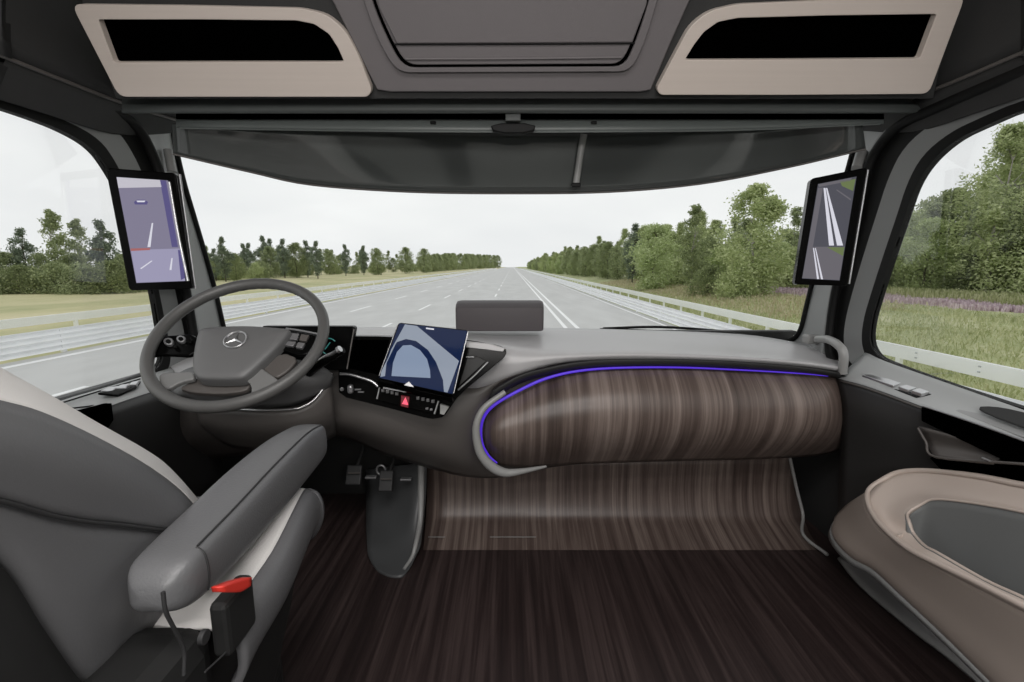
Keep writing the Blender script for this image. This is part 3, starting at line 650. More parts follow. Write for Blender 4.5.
# ---- front header: blind housing and sun visor
hd = thing('trim_5', 'dark grey blind housing running across the top of the windscreen', 'header rail', (0, 1.5, 1.45), kind='structure')
def band(nm, pts, m, par, th=.015): return sheet(nm, pts, m, par, th, 3, 1)
HX = (122, 300, 420, 512, 620, 740, 932)
def hrow(y, Yd, dx=0): return [PY(x, y, Yd) for x in HX]
sheet('housing_lip', [hrow(84, 1.40), hrow(98, 1.38), hrow(104, 1.36), hrow(112, 1.36), hrow(113.5, 1.38)], 'header_green', hd, .01, 3, 2)
sheet('blind_slot', [[PY(x, yy_, Yd) for x in (176, 300, 512, 740, 884)] for yy_, Yd in ((112, 1.385), (119, 1.42))], 'black_void', hd, .01, 3, 1)
sheet('blind_bar', [[PY(x, y1, 1.44) for x, y1 in zip((176, 300, 420, 512, 620, 740, 884), (118, 117.5, 117.5, 117.5, 117.5, 117.5, 116))], [PY(x, y1, 1.425) for x, y1 in zip((176, 300, 420, 512, 620, 740, 884), (124, 126, 127, 127.5, 127, 126, 121))], [PY(x, y1, 1.43) for x, y1 in zip((176, 300, 420, 512, 620, 740, 884), (128, 130, 132, 132.5, 132, 130, 124))]], 'header_light', hd, .01, 3, 2)
tube('bar_lower_edge', [PY(x, y1, 1.425) for x, y1 in zip((180, 300, 420, 512, 620, 740, 880), (128, 130, 131.5, 132, 131.5, 130, 124))], .0022, 'header_light', hd)
for x in (433, 594): 
    box('bar_screw', PY(x, 122.5, 1.42), (.016, .006, .008), 'black_rubber', hd, .002)
box('slot_bridge', PY(513, 116, 1.39), (.042, .02, .03), 'header_green', hd, .002)
bk = chaikin(Y([(490, 125), (536, 125), (533, 135), (494, 135)], 1.41), 1)
prism('blind_handle', bk, V((0, -.02, 0)), 'black_rubber', hd, .003)
sv = thing('sun_visor', 'long dark tinted sun visor strip hanging across the top of the windscreen', 'sun visor', (0, 1.5, 1.3))
vt = [(172, 124), (250, 127), (330, 129), (420, 130), (512, 131), (610, 130), (700, 128), (780, 126), (862, 120)]
vb = [(173, 154), (250, 172), (312, 185), (410, 192), (512, 193.5), (610, 192), (700, 184), (785, 168), (866, 149)]
vy = [1.44, 1.53, 1.59, 1.63, 1.64, 1.63, 1.59, 1.53, 1.44]
T = [PY(a, b, y_) for (a, b), y_ in zip(vt, vy)]; B = [PY(a, b, y_+.035) for (a, b), y_ in zip(vb, vy)]
sheet('visor_blade', [T, [a.lerp(b, .5) for a, b in zip(T, B)], B], 'visor_glass', sv, .008)
tube('visor_edge', B, .003, 'dash_dark', sv)
for px, nm in ((578, 'mount_arm'),):
    tube(nm, [PY(584, 134, 1.60), PY(581, 150, 1.61), PY(576, 184, 1.63)], .011, 'trim_grey', sv); box('arm_clip', PY(576, 185, 1.615), (.03, .012, .014), 'black_rubber', sv, .003)
    bpy.data.objects['arm_clip']
# ---- overhead console (fascia with roof hatch) and lockers
p0 = V((0, 1.30, CAMZ+.43)); pn = V((0, .167, .10)).cross(V((1, 0, 0))).normalized(); pn = V((0, .86, .5)).cross(V((1, 0, 0))).normalized()
up = V((0, -.10, .167)).normalized(); pn = V((1, 0, 0)).cross(up).normalized()
if pn.y > 0: pn = -pn
FP = lambda l, off=0: [PP(a, b, p0+pn*off, pn) for a, b in l]
oc = thing('roof_console', 'grey moulded roof console across the cab above the windscreen', 'overhead console', tuple(p0))
def slab(nm, a, b, m, par, th=.02): return prism(nm, a, -pn*th, m, par, .003)
slab('console_fascia', FP([(60, -60), (966, -60), (934, 99), (116, 99)], 0), 0, 'roof_black', oc)
slab('console_centre', FP([(300, -60), (728, -60), (690, 0), (672, 40), (651, 90), (640, 92), (390, 92), (377, 90), (352, 40), (336, 8)], .012), 0, 'roof_grey', oc, .012)
hatch = thing('roof_hatch', 'grey rounded hatch panel in the middle of the roof console', 'hatch', tuple(PP(512, 30, p0, pn)))
ho = FP([(352, -50), (366, 5), (382, 45), (398, 71.5), (630, 70.5), (643, 43), (655, 5), (668, -50)], .012)
hi = FP([(360, -50), (374, 5), (390, 42), (404, 67), (624, 66), (635, 41), (647, 5), (660, -50)], .012)
hi2 = FP([(363, -50), (377, 5), (393, 41), (407, 64.5), (621, 63.5), (632, 40), (644, 5), (657, -50)], .012)
ring('hatch_rim', rnd_out(ho, .06), rnd_out(hi, .055), pn*.012, 'roof_grey', hatch, .004)
ring('hatch_gap', rnd_out(hi, .055), rnd_out(hi2, .05), pn*.003, 'black_void', hatch)
prism('hatch_ledge', rnd_out(hi2, .05), pn*.006, 'roof_grey', hatch, .002)
prism('hatch_panel', FP([(374, -50), (378, 5), (397, 43.5), (632, 42.5), (646, 5), (655, -50)], .018), pn*.006, 'roof_grey', hatch, .003)
tube('hatch_fold', FP([(405, 59), (512, 58.7), (622, 57.5)], .02), .0025, 'roof_grey', hatch)
tube('hatch_fold_gap', FP([(394, 44.3), (512, 44), (635, 43.2)], .021), .0018, 'black_rubber', hatch)
def locker(label, out, inn):
    t = thing('overhead_locker', label, 'locker', tuple(FP([inn[0]])[0]))
    A = rnd_out(FP(out, .024), .02); B = rnd_out(FP(inn, .024), .006)
    ring('locker_frame', A, B, -pn*.023, 'beige', t, .0015)
    prism('locker_cavity', [p-pn*.018 for p in B], -pn*.004, 'black_void', t, 0, smooth=False)
locker("beige framed open roof locker above the driver's side", [(71, 4), (190, 5.5), (300, 8), (326, 14), (345, 30), (359, 56), (372, 90), (368, 97), (250, 97), (119, 97)], [(98, 19.5), (200, 19.5), (296, 20.5), (314, 24), (329, 34), (338, 48), (344, 61.5), (337, 62), (225, 62), (114, 62.5)])
locker('beige framed open roof locker above the passenger side', [(966, -5), (850, -1), (738, 4), (709, 11), (690, 26), (673, 58), (656.5, 89), (660, 95), (790, 95), (929, 94)], [(937, 14), (830, 15.5), (738, 18), (718, 22), (704, 32), (694, 45), (685, 59.5), (692, 60), (800, 59.5), (920, 58.5)])
# ================================================================ DASHBOARD
db = thing('dashboard', 'sweeping grey dashboard with dark wood panel and blue light strip', 'dashboard', (.2, 1.6, .3))
rows = [Yv([(150, 352, 1.72), (230, 332, 1.86), (285, 328, 1.93), (335, 327, 1.95), (385, 327, 1.95), (440, 327, 1.96), (475, 328, 1.96), (510, 328, 1.96), (560, 328, 1.97), (640, 330, 1.96), (740, 334, 1.94), (800, 343, 1.84), (832, 350, 1.70)]),
        Yv([(165, 362, 1.60), (232, 345, 1.70), (285, 337, 1.72), (335, 333, 1.72), (385, 333, 1.72), (445, 335, 1.72), (482, 337, 1.72), (520, 338, 1.72), (565, 339, 1.72), (640, 341, 1.72), (740, 347, 1.70), (800, 354, 1.64), (838, 361, 1.58)]),
        Yv([(175, 372, 1.50), (234, 360, 1.50), (285, 349, 1.50), (335, 343, 1.50), (385, 342, 1.50), (452, 344, 1.48), (497, 348, 1.48), (532, 352, 1.48), (570, 353, 1.48), (640, 352, 1.48), (740, 356, 1.48), (800, 361, 1.48), (842, 367, 1.48)]),
        Yv([(180, 395, 1.44), (235, 388, 1.42), (285, 378, 1.41), (335, 370, 1.41), (385, 380, 1.42), (444, 385, 1.435), (478, 388, 1.455), (512, 376, 1.46), (566, 363, 1.48), (640, 360.5, 1.485), (740, 363, 1.485), (800, 367, 1.485), (842, 372, 1.485)])]
sheet('dash_pad', rows, 'pad_grey', db, .012, 4, 4)
rows = [rows[3],
        Yv([(180, 415, 1.43), (235, 408, 1.41), (285, 400, 1.40), (335, 398, 1.395), (385, 410, 1.395), (440, 418, 1.41), (470, 422, 1.435), (500, 392, 1.50), (560, 370, 1.53), (640, 366, 1.54), (740, 369, 1.54), (800, 372, 1.54), (840, 378, 1.53)]),
        Yv([(180, 440, 1.47), (235, 436, 1.44), (285, 430, 1.42), (335, 424, 1.41), (385, 438, 1.41), (435, 452, 1.43), (468, 462, 1.47), (500, 462, 1.56), (560, 450, 1.61), (640, 440, 1.62), (740, 440, 1.62), (800, 440, 1.62), (838, 440, 1.62)]),
        Yv([(180, 460, 1.62), (235, 456, 1.58), (285, 448, 1.55), (335, 436, 1.54), (385, 455, 1.54), (432, 469, 1.54), (468, 477, 1.56), (505, 477, 1.60), (560, 466, 1.65), (640, 461, 1.66), (740, 459, 1.66), (800, 455, 1.66), (838, 450, 1.66)])]
sheet('dash_body', rows, 'dash_dark', db, .012, 4, 4)
# dark underside of the pad lip
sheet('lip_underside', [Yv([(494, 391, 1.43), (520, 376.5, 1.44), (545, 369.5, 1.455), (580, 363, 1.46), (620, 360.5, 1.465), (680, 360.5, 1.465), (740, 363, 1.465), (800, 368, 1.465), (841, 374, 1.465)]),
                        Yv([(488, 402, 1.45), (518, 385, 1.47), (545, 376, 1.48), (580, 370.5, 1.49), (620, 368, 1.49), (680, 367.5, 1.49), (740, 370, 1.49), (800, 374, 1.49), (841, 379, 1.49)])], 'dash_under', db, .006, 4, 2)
# wood roll
wx = [(482, 424, 436), (486, 412, 452), (495, 402, 463), (515, 391, 466.5), (545, 379, 466), (600, 369, 463.5), (680, 367.5, 461), (750, 370.5, 459.5), (800, 373.5, 457), (828, 376, 454), (844, 382, 446), (851, 394, 430)]
prof = [(0, 0), (.12, .045), (.3, .088), (.5, .105), (.7, .092), (.87, .045), (1, -.03)]
rows = []
for t_, bl in prof:
    row = []
    for i, (x, a, b) in enumerate(wx):
        e = 1 if 1 < i < 10 else (.25 if i in (0, 11) else .65)
        k = .5 if i in (0, 11) else (.8 if i in (1, 10) else 1)
        y_ = 1.52-.015*max(0, 1-abs(x-640)/200) - bl*e
        row.append(PY(x, a+(b-a)*t_, y_+(.03 if i in (0, 11) else 0)))
    rows.append(row)
sheet('wood_panel', rows, 'wood_panel', db, .02, 4, 4)
led = Yv([(497, 463, 1.455), (488, 455, 1.45), (482, 443, 1.445), (481, 428, 1.44), (485, 415, 1.44), (497, 403, 1.445), (523, 388.5, 1.465), (546, 378.5, 1.475), (575, 371.5, 1.48), (615, 368, 1.485), (680, 367.5, 1.485), (750, 370.5, 1.485), (800, 373.5, 1.485), (828, 376, 1.485)])
def lr(t): return .0048*(1 if .1 < t < .52 else (.5+.5*t/.1 if t < .1 else max(.3, 1-(t-.52)*1.4)))
tag(tube('light_strip', led, lr, 'led_blue', db, n=6), 'glowing violet blue light strip')
hook = Yv([(546, 466.5, 1.47), (520, 471.5, 1.43), (504, 472.5, 1.42), (491, 466, 1.415), (481, 454, 1.41), (476.5, 438, 1.41), (477, 422, 1.41), (485, 407, 1.42), (505, 392, 1.44)])
tube('trim_hook', hook, lambda t: .004+.013*math.sin(min(1, t*2.4)*math.pi/2)*(1-.65*max(0, t-.3)/.7), 'trim_grey', db, n=6, seg=12)
# top speaker-like ridge / seam in the pad
tube('pad_seam', Yv([(505, 352, 1.468), (470, 342.5, 1.55), (400, 337, 1.58), (350, 336, 1.58)]), .002, 'dash_dark', db)
# black instrument console
cn = [(338, 372), (342, 336), (384, 336.5), (466, 341), (500, 347), (507, 352), (504, 358), (459, 395), (444, 417), (431, 419.5), (388, 408), (339, 396)]
def cy(py): return 1.395-.05*(py-336)/84
cns = [PY(a, b, cy(b)-.005) for a, b in cn]
prism('console_plate', chaikin(cns, 1, q=.15), V((0, .03, 0)), 'black_gloss', db, .002)
CP = lambda l, o=.008: [PY(a, b, cy(b)-.005-o) for a, b in l]
prism('console_brow', CP([(466, 341.5), (490, 344), (505, 348.5), (503, 352), (488, 350), (466, 347.5)], .012), V((0, .012, 0)), 'pad_grey', db, .002)
tube('vent_edge', CP([(488, 362), (474, 376), (458, 390)], .01), .0028, 'satin', db)
tube('vent_edge', CP([(466, 357), (474, 357)], .01), .0022, 'satin', db)
prism('side_vent', CP([(459, 386), (468, 356), (478, 357), (486, 361)], .004), V((0, .01, 0)), 'dash_under', db, .001)
tube('chrome_ledge', CP([(340, 374), (350, 374.5), (362, 378), (372, 381.5), (378, 386.5)], .014), .0045, 'silver', db, n=5)
tube('chrome_ledge', CP([(378, 383), (392, 386), (408, 388), (418, 390), (432, 393.5), (448, 396)], .014), .0034, 'satin', db, n=5)
prism('centre_screen', CP([(349, 340), (389, 340), (379, 375), (348, 368)], .003), V((0, .006, 0)), 'black_void', db, .001)
box('light_knob', PY(350.5, 389, 1.345), (.016, .02, .026), 'satin', db, .006)
disc('indicator_lamp', PY(342.3, 389, 1.355), V((0, -1, 0)), .0055, .006, 'silver', db)
for a, b in ((358, 389.5), (361, 392)): box('rotary_mark', PY(a, b, 1.352), (.018, .006, .004), 'satin', db, .001)
rb = thing('radio_panel', 'black radio bar with small keys and a red hazard button below the tablet', 'control panel', tuple(PY(408, 398, 1.34)))
prism('bar_body', CP([(377, 386), (442, 400.5), (437, 415), (376, 400)], .010), V((0, .014, 0)), 'black_gloss', rb, .002)
tube('bar_end_chrome', CP([(379.5, 387.5), (377, 399)], .012), .0028, 'silver', rb); tube('bar_end_chrome', CP([(438.5, 401), (434.5, 414)], .012), .0028, 'silver', rb)
for i in range(4):
    box('key', PY(383+i*4.6, 390.5+i*1.05, 1.342), (.009, .006, .009), 'satin', rb, .001); box('key', PY(418+i*5, 398+i*1.1, 1.34), (.009, .006, .009), 'satin', rb, .001)
for i in range(2): box('key', PY(427+i*4.2, 408.5+i*1, 1.336), (.008, .006, .006), 'satin', rb, .001)
hz = prism('hazard_button', CP([(401, 395.5), (409.5, 397), (408, 408), (400.5, 406)], .014), V((0, .01, 0)), 'hazard_field', rb, .001); tag(hz, 'red hazard button')
prism('warning_triangle', CP([(405.3, 397.5), (408, 405), (402, 403.8)], .017), V((0, .004, 0)), 'hazard', hz, 0, smooth=False)
prism('bar_display', CP([(383, 387), (406, 390.5), (406, 392.5), (383, 388.6)], .012), V((0, .004, 0)), 'satin', rb, 0)
prism('corner_cap', CP([(440, 404), (449, 407), (444, 415), (440, 414)], .012), V((0, .01, 0)), 'trim_grey', db, .001)
# instrument display slab behind the wheel
ins = thing('instrument_display', 'black instrument display with a faint teal gauge behind the steering wheel', 'display', tuple(PY(320, 350, 1.34)))
prism('display_housing', Yv([(262, 326, 1.36), (352, 326.5, 1.36), (354.5, 328, 1.36), (347.5, 370, 1.33), (262, 372, 1.33)]), V((0, .03, 0)), 'black_gloss', ins, .004)
tube('display_edge', Yv([(354, 329, 1.357), (347, 369, 1.327)]), .002, 'dash_dark', ins)
g0 = PY(329, 346.5, 1.341); rd = .024
tube('gauge_ring', [g0+V((math.cos(a)*rd, 0, math.sin(a)*rd)) for a in [math.radians(40+22*i) for i in range(11)]], .0016, 'teal_light', ins, n=3, seg=6)
tube('gauge_needle', [g0+V((-.012, 0, -.008)), g0+V((.004, 0, .012))], .0015, 'teal_light', ins, n=1, seg=6)
# tablet
tb = thing('tablet', 'tablet computer standing in its dock on the dashboard, with a painted reflection of the steering wheel on its screen', 'tablet', tuple(PY(415, 385, 1.27)))
tc_ = Yv([(398.5, 322.3, 1.34), (468.5, 330, 1.34), (453, 395.5, 1.27), (378, 378.5, 1.27)])
tn = (tc_[1]-tc_[0]).cross(tc_[3]-tc_[0]).normalized()
if tn.y > 0: tn = -tn
def TP(a, b, off=0): return PP(a, b, tc_[0]+tn*off, tn)
cor = []
for i in range(4):
    p, a, b = tc_[i], tc_[i-1], tc_[(i+1) % 4]; cor += [p+(a-p).normalized()*.007, p+((a-p).normalized()+(b-p).normalized())*.0022, p+(b-p).normalized()*.007]
prism('tablet_case', cor, -tn*.011, 'black_gloss', tb, .002)
tube('case_edge', [tc_[1]+tn*.0005-(tc_[1]-tc_[2]).normalized()*.006, tc_[2]+tn*.0005+(tc_[1]-tc_[2]).normalized()*.006], .0019, 'silver', tb, n=2)
tube('case_edge', [tc_[0].lerp(tc_[3], .05)+tn*.0005, tc_[0].lerp(tc_[3], .95)+tn*.0005], .0012, 'satin', tb, n=2)
def tpoly(nm, l, off, m): return prism(nm, [TP(a, b, off) for a, b in l], tn*.0006, m, scr or tb, 0, smooth=False)
scr = None
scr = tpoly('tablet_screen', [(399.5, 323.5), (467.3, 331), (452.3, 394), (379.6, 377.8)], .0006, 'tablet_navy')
tpoly('painted_glare', [(405, 324.4), (417, 326), (459, 361), (447.5, 392.6), (444, 391.8), (443, 380), (436, 362), (428, 350), (416, 341), (406, 339), (397, 342), (391, 350), (386.5, 363), (385, 376), (380.5, 377), (381, 372)], .0013, 'tablet_glare_pale')  # sky reflection on the screen, painted as a glowing pale polygon
tpoly('painted_arch_glare', [(391.5, 376), (393, 363), (397, 352), (403, 345.5), (411, 345), (420, 350), (427, 359), (430, 370), (430.5, 378)], .0013, 'tablet_glare_blue')  # reflection inside the wheel's arch, painted in glowing blue
tpoly('status_mark', [(426, 327.6), (434, 328.6), (434, 330), (426, 329)], .0013, 'screen_white')
tpoly('dock_icon', [(404, 385.2), (409, 381.5), (414, 387.2)], .0013, 'satin')
# dock under the tablet
prism('tablet_dock', Yv([(378, 381, 1.30), (452, 398, 1.30), (453, 403, 1.31), (376, 385, 1.31)]), V((0, .06, 0)), 'black_gloss', db, .002)
# box on the dash top
bxs = thing('dashboard_box', 'dark grey rounded box lying on top of the dashboard', 'box', tuple(PY(500, 329, 1.72)))
def bxrow(px):
    A = PY(px, 330, 1.72); base = A.z; x = A.x
    P = [(1.72, base-.005), (1.712, base+.05), (1.715, base+.082), (1.735, base+.097), (1.78, base+.104), (1.86, base+.10), (1.885, base+.05), (1.885, base-.005)]
    return [V((x, a, b)) for a, b in P]
secs = []
for px, k in ((455.8, .0), (456.2, .6), (459, 1), (540, 1), (543, .6), (543.6, .0)):
    r_ = bxrow(px); c0 = sum(r_, V((0, 0, 0)))/len(r_); secs.append([c0+(p-c0)*(.9+.1*k) for p in r_])
bm = bmesh.new(); RR = [[bm.verts.new(p) for p in s_2] for s_2 in secs]
for a in range(len(RR)-1):
    for b in range(8): bm.faces.new((RR[a][b], RR[a][(b+1) % 8], RR[a+1][(b+1) % 8], RR[a+1][b]))
bm.faces.new(RR[0]); bm.faces.new(RR[-1]); o = bmobj('box_shell', bm, 'box_grey', bxs); bevel(o, .005, 3)
# ---- steering column
sc = thing('steering_column', 'dark grey steering column shroud under the steering wheel', 'steering column', (-.7, 1.3, .5))
sheet('upper_shroud', [Yv([(170, 392, 1.30), (180, 372, 1.29), (215, 362, 1.28), (262, 358, 1.28), (300, 360, 1.28), (325, 368, 1.30), (334, 376, 1.32)]),
                       Yv([(176, 396, 1.26), (190, 388, 1.24), (218, 384, 1.22), (258, 384, 1.22), (294, 383, 1.23), (318, 382, 1.27), (332, 382, 1.31)]),
                       Yv([(186, 400, 1.30), (200, 404, 1.27), (225, 407, 1.25), (255, 408, 1.25), (290, 407, 1.27), (315, 397, 1.30), (332, 386, 1.33)])], 'hub_grey', sc, .01)
sheet('lower_cover', [Yv([(196, 406, 1.31), (214, 410, 1.28), (236, 410.5, 1.26), (266, 411.5, 1.25), (294, 410, 1.26), (315, 400, 1.29), (331, 376, 1.33)]),
                      Yv([(200, 425, 1.32), (216, 428, 1.29), (238, 430, 1.27), (266, 432, 1.26), (294, 430, 1.27), (318, 424, 1.30), (335, 415, 1.34)]),
                      Yv([(215, 438, 1.42), (228, 446, 1.39), (244, 450, 1.37), (268, 452, 1.36), (294, 450, 1.37), (318, 444, 1.40), (336, 436, 1.44)])], 'dash_dark', sc, .01)
tube('cover_bead', Yv([(235, 409, 1.255), (262, 410.3, 1.245), (294, 409, 1.255), (306, 405, 1.27), (315, 399, 1.285), (325, 386, 1.31), (332, 373, 1.325)]), .0032, 'silver', sc)
sheet('column_stem', [Yv([(228, 360, 1.22), (262, 360, 1.22)]), Yv([(226, 388, 1.27), (266, 388, 1.27)])], 'black_rubber', sc, .08, 3, 1)
st = Yv([(306, 377, 1.27), (316, 366, 1.24), (326, 359, 1.22), (336, 354.5, 1.205), (343, 350, 1.20)])
tube('control_stalk', st, lambda t: .009+.005*math.sin(min(1, t*1.3)*3.14), 'black_gloss', sc, n=5)
tube('stalk_chrome', [p+V((-.004, -.008, .005)) for p in st[1:]], lambda t: .0045+.004*(t > .8), 'silver', sc, n=5)
# ---- steering wheel
k_ = .92
wc = V((-.75945604, 1.29415203, -.19935529))*k_+V((0, 0, CAMZ)); wn = V((.04693887, -.64482447, .76288803)).normalized()
sw = thing('steering_wheel', 'four-spoke grey leather steering wheel with a round emblem on its hub', 'steering wheel', tuple(wc))
wu = V((0, 0, 1)).cross(wn).normalized(); wv = wn.cross(wu)
RW = .225*k_
rim = [wc+(wu*math.cos(a)+wv*math.sin(a))*RW for a in [2*math.pi*i/48 for i in range(48)]]
def wheel_rim():
    bm = bmesh.new(); rings = []; n = 96
    for i in range(n):
        a = 2*math.pi*i/n; d = wu*math.cos(a)+wv*math.sin(a); r1 = .0155*k_; 
        rip = .0009*math.cos(i*math.pi) if .9 < a < 2.3 else 0
        rings.append([bm.verts.new(wc+d*(RW+math.cos(b)*(r1+(rip if math.cos(b) < -.3 else 0)))+wn*math.sin(b)*r1*1.12) for b in [2*math.pi*j/14 for j in range(14)]])
    for i in range(n):
        A, B_ = rings[i], rings[(i+1) % n]
        for j in range(14): bm.faces.new((A[j], A[(j+1) % 14], B_[(j+1) % 14], B_[j]))
    return bmobj('rim', bm, 'wheel_leather', sw)
wheel_rim()
WP = lambda l, off=0: [PP(a, b, wc+wn*off, wn) for a, b in l]
def wplate(nm, l, off, th, m, par, bev=.004, ch=1, q=.2): return prism(nm, chaikin(WP(l, off), ch, q=q) if ch else WP(l, off), -wn*th, m, par, bev, 3)
def dome_plate(nm, l, off, th, rise, m, par):
    P = chaikin(WP(l, off), 2, q=.2); n = len(P); c = sum(P, V((0, 0, 0)))/n; bm = bmesh.new()
    levels = [(1.0, -th), (1.0, -.006), (.985, -.001), (.95, rise*.3), (.8, rise*.65), (.55, rise*.88), (.28, rise*.98)]
    RRr = [[bm.verts.new(c+(p-c)*k+wn*o) for p in P] for k, o in levels]
    for a, b in zip(RRr, RRr[1:]):
        for i in range(n): bm.faces.new((a[i], a[(i+1) % n], b[(i+1) % n], b[i]))
    ct = bm.verts.new(c+wn*rise)
    for i in range(n): bm.faces.new((RRr[-1][i], RRr[-1][(i+1) % n], ct))
    bm.faces.new(RRr[0]); return bmobj(nm, bm, m, par)
wplate('lower_spoke', [(158, 373), (176, 372), (193, 371), (195, 379), (180, 382), (168, 389), (160, 388)], -.012, .014, 'spoke_grey', sw)
wplate('lower_spoke', [(243, 380), (259, 366), (276, 378), (285, 384), (262, 394), (250, 398), (251.5, 388), (249, 382)], -.012, .014, 'spoke_grey', sw)
wplate('spoke_insert', [(259, 366), (283, 352), (298, 358), (289, 370), (275, 379)], -.018, .012, 'dash_dark', sw)
wplate('hub_underside', [(200, 376), (246, 374), (252, 383), (246, 391), (220, 394), (190, 392), (178, 388), (192, 381)], -.03, .015, 'dash_dark', sw)
wplate('upper_spoke', [(150, 345), (160, 336), (198, 333), (196, 356), (160, 354), (150, 356)], -.018, .012, 'black_gloss', sw)
wplate('upper_spoke', [(284, 331), (300, 331.5), (322, 336), (318, 346), (304, 356), (285, 351), (277, 346)], -.018, .012, 'black_gloss', sw)
hub = dome_plate('hub_pad', [(203, 327.5), (225, 326), (247.6, 325.5), (270, 326.8), (289, 328.5), (290.5, 331), (277, 347.5), (262, 362), (247.6, 375), (240, 378.5), (220, 379), (198.8, 378.5), (193.5, 374), (191.6, 362), (194.5, 344), (198, 331)], 0.006, .03, .008, 'hub_grey', sw)
# emblem: three-pointed star in a ring
ec = PP(235.5, 339.5, wc+wn*.0165, wn); er = .0262
emb = tube('emblem', [ec+(wu*math.cos(a)+wv*math.sin(a))*er for a in [2*math.pi*i/24 for i in range(24)]], .0024, 'silver', hub, closed=True, seg=8, n=1)
tag(emb, 'chrome three-pointed star in a ring')
bm = bmesh.new()
top = bm.verts.new(ec+wn*.004); bot = bm.verts.new(ec-wn*.002); pts = []
for i in range(6):
    a = math.pi/2+i*math.pi/3; rr = er*.96 if i % 2 == 0 else er*.17; pts.append(bm.verts.new(ec+(wu*math.cos(a)+wv*math.sin(a))*rr+wn*.0002))
for i in range(6):
    bm.faces.new((pts[i], pts[(i+1) % 6], top)); bm.faces.new((pts[(i+1) % 6], pts[i], bot))
bmobj('emblem_star', bm, 'silver', hub, False)
wplate('emblem_disc', [(235.5+12*math.cos(a), 339.5+9*math.sin(a)) for a in [i*math.pi/10 for i in range(20)]], .0135, .003, 'hub_grey', hub, 0, 0)
for px, py, s2 in ((168, 341, 5.0), (180.5, 338.5, 4.6), (188.5, 340, 3.2), (175, 346, 2.6)):
    wplate('key', [(px+s2*math.cos(a), py+s2*.75*math.sin(a)) for a in [i*math.pi/6 for i in range(12)]], -.008, .01, 'satin' if s2 > 4 else 'black_gloss', sw, .002, 0)
    if s2 > 4: wplate('key', [(px+s2*.55*math.cos(a), py+s2*.42*math.sin(a)) for a in [i*math.pi/6 for i in range(12)]], -.006, .006, 'black_gloss', sw, .001, 0)
for l in ([(291, 333), (299, 333.5), (297, 339.5), (289, 339)], [(301, 334), (309, 335), (306, 341), (299, 340)], [(288, 341), (296, 341.5), (293, 346), (285, 345)], [(298, 342), (305, 343), (302, 348), (295.5, 347)]):
    wplate('key', l, -.011, .008, 'satin' if l[0][0] < 300 else 'dash_dark', sw, .001, 0)
tube('spoke_chrome', WP([(286, 328.5), (300, 330.5), (318, 334)], -.004), .0025, 'satin', sw)
# ---- mirror displays
def display(name, label, corners, scr_c, dvec, edge_side):
    t = thing(name, label, 'display', tuple(sum(corners, V((0, 0, 0)))/4))
    P = []
    for i in range(4):
        p, a, b = corners[i], corners[i-1], corners[(i+1) % 4]; P += [p+(a-p).normalized()*.008, p+((a-p).normalized()+(b-p).normalized())*.0024, p+(b-p).normalized()*.008]
    prism('display_housing', P, dvec, 'black_gloss', t, .003)
    return t
def md(corn, n_off):
    n = (corn[1]-corn[0]).cross(corn[3]-corn[0]).normalized()
    if n.y > 0: n = -n
    return n
lc = Yv([(105, 167.5, 1.40), (175.5, 173, 1.44), (192, 289, 1.44), (129, 290.5, 1.40)])
ln = md(lc, 0); lm = display('mirror_display', "tall black mirror display on the driver's side pillar showing a violet road picture", lc, None, -ln*.035, 0)
def MPf(c0, nn): return lambda l, off: [PP(a, b, c0+nn*off, nn) for a, b in l]
LP = MPf(lc[0], ln)
ls = prism('screen', LP([(116.5, 177), (168, 180.5), (185.5, 281), (136.5, 283)], .0008), ln*.0006, 'screen_lav', lm, 0, smooth=False)
def im(nm, P_, l, m, par, off=.0018, nn=None): return prism(nm, P_(l, off), nn*.0004, m, par, 0, smooth=False)
im('image_sky', LP, [(116.8, 177.2), (160, 180), (162, 187), (118.5, 188)], 'screen_sky', ls, nn=ln)
im('image_road', LP, [(131, 250), (180, 248.5), (185.3, 280.8), (136.7, 282.5)], 'screen_lav_pale', ls, nn=ln)
im('image_edge', LP, [(160, 180.2), (166, 180.6), (178, 247), (172, 247)], 'screen_violet', ls, nn=ln)
im('image_edge', LP, [(178, 250), (182, 250), (185, 278), (181, 280)], 'screen_violet', ls, off=.0024, nn=ln)
im('image_lane_mark', LP, [(151.8, 223), (153.2, 223), (150.5, 247), (147.5, 247)], 'screen_white', ls, nn=ln)
im('image_lane_mark', LP, [(171.5, 258), (172.7, 258), (171.5, 270), (169.5, 270)], 'screen_white', ls, .0026, nn=ln)
im('image_lane_mark', LP, [(151.5, 260.5), (152.5, 261), (141.5, 269), (140, 268.5)], 'screen_white', ls, .0026, nn=ln)
im('image_car', LP, chaikin(LP([(0, 0)], 0), 0) and [(134, 202), (137, 199.8), (145, 199.8), (148, 202), (147, 204.5), (135, 204.5)], 'screen_violet', ls, nn=ln)
im('image_car', LP, [(136.5, 200.6), (145.5, 200.6), (144.5, 202.2), (137.5, 202.2)], 'screen_white', ls, .0026, nn=ln)
im('image_divider', LP, [(130.5, 248.5), (150, 248), (150, 250), (131, 251)], 'screen_red', ls, .0026, nn=ln)
tube('chrome_edge', [PP(a, b, lc[0]+ln*.002, ln) for a, b in ((169.5, 182), (178, 232), (188, 281))], .0038, 'silver', lm)
tube('chrome_edge', [lc[1]-ln*.02+V((.003, 0, 0)), lc[2]-ln*.02+V((.003, 0, 0))], .004, 'satin', lm, n=3)
rc = Yv([(811, 178.5, 1.46), (867.5, 167, 1.42), (848, 286, 1.42), (794.5, 284.5, 1.46)])
rn = md(rc, 0); rm = display('mirror_display', 'tall black mirror display on the passenger side pillar showing a dark road with white lines', rc, None, -rn*.035, 0)
RP = MPf(rc[0], rn)
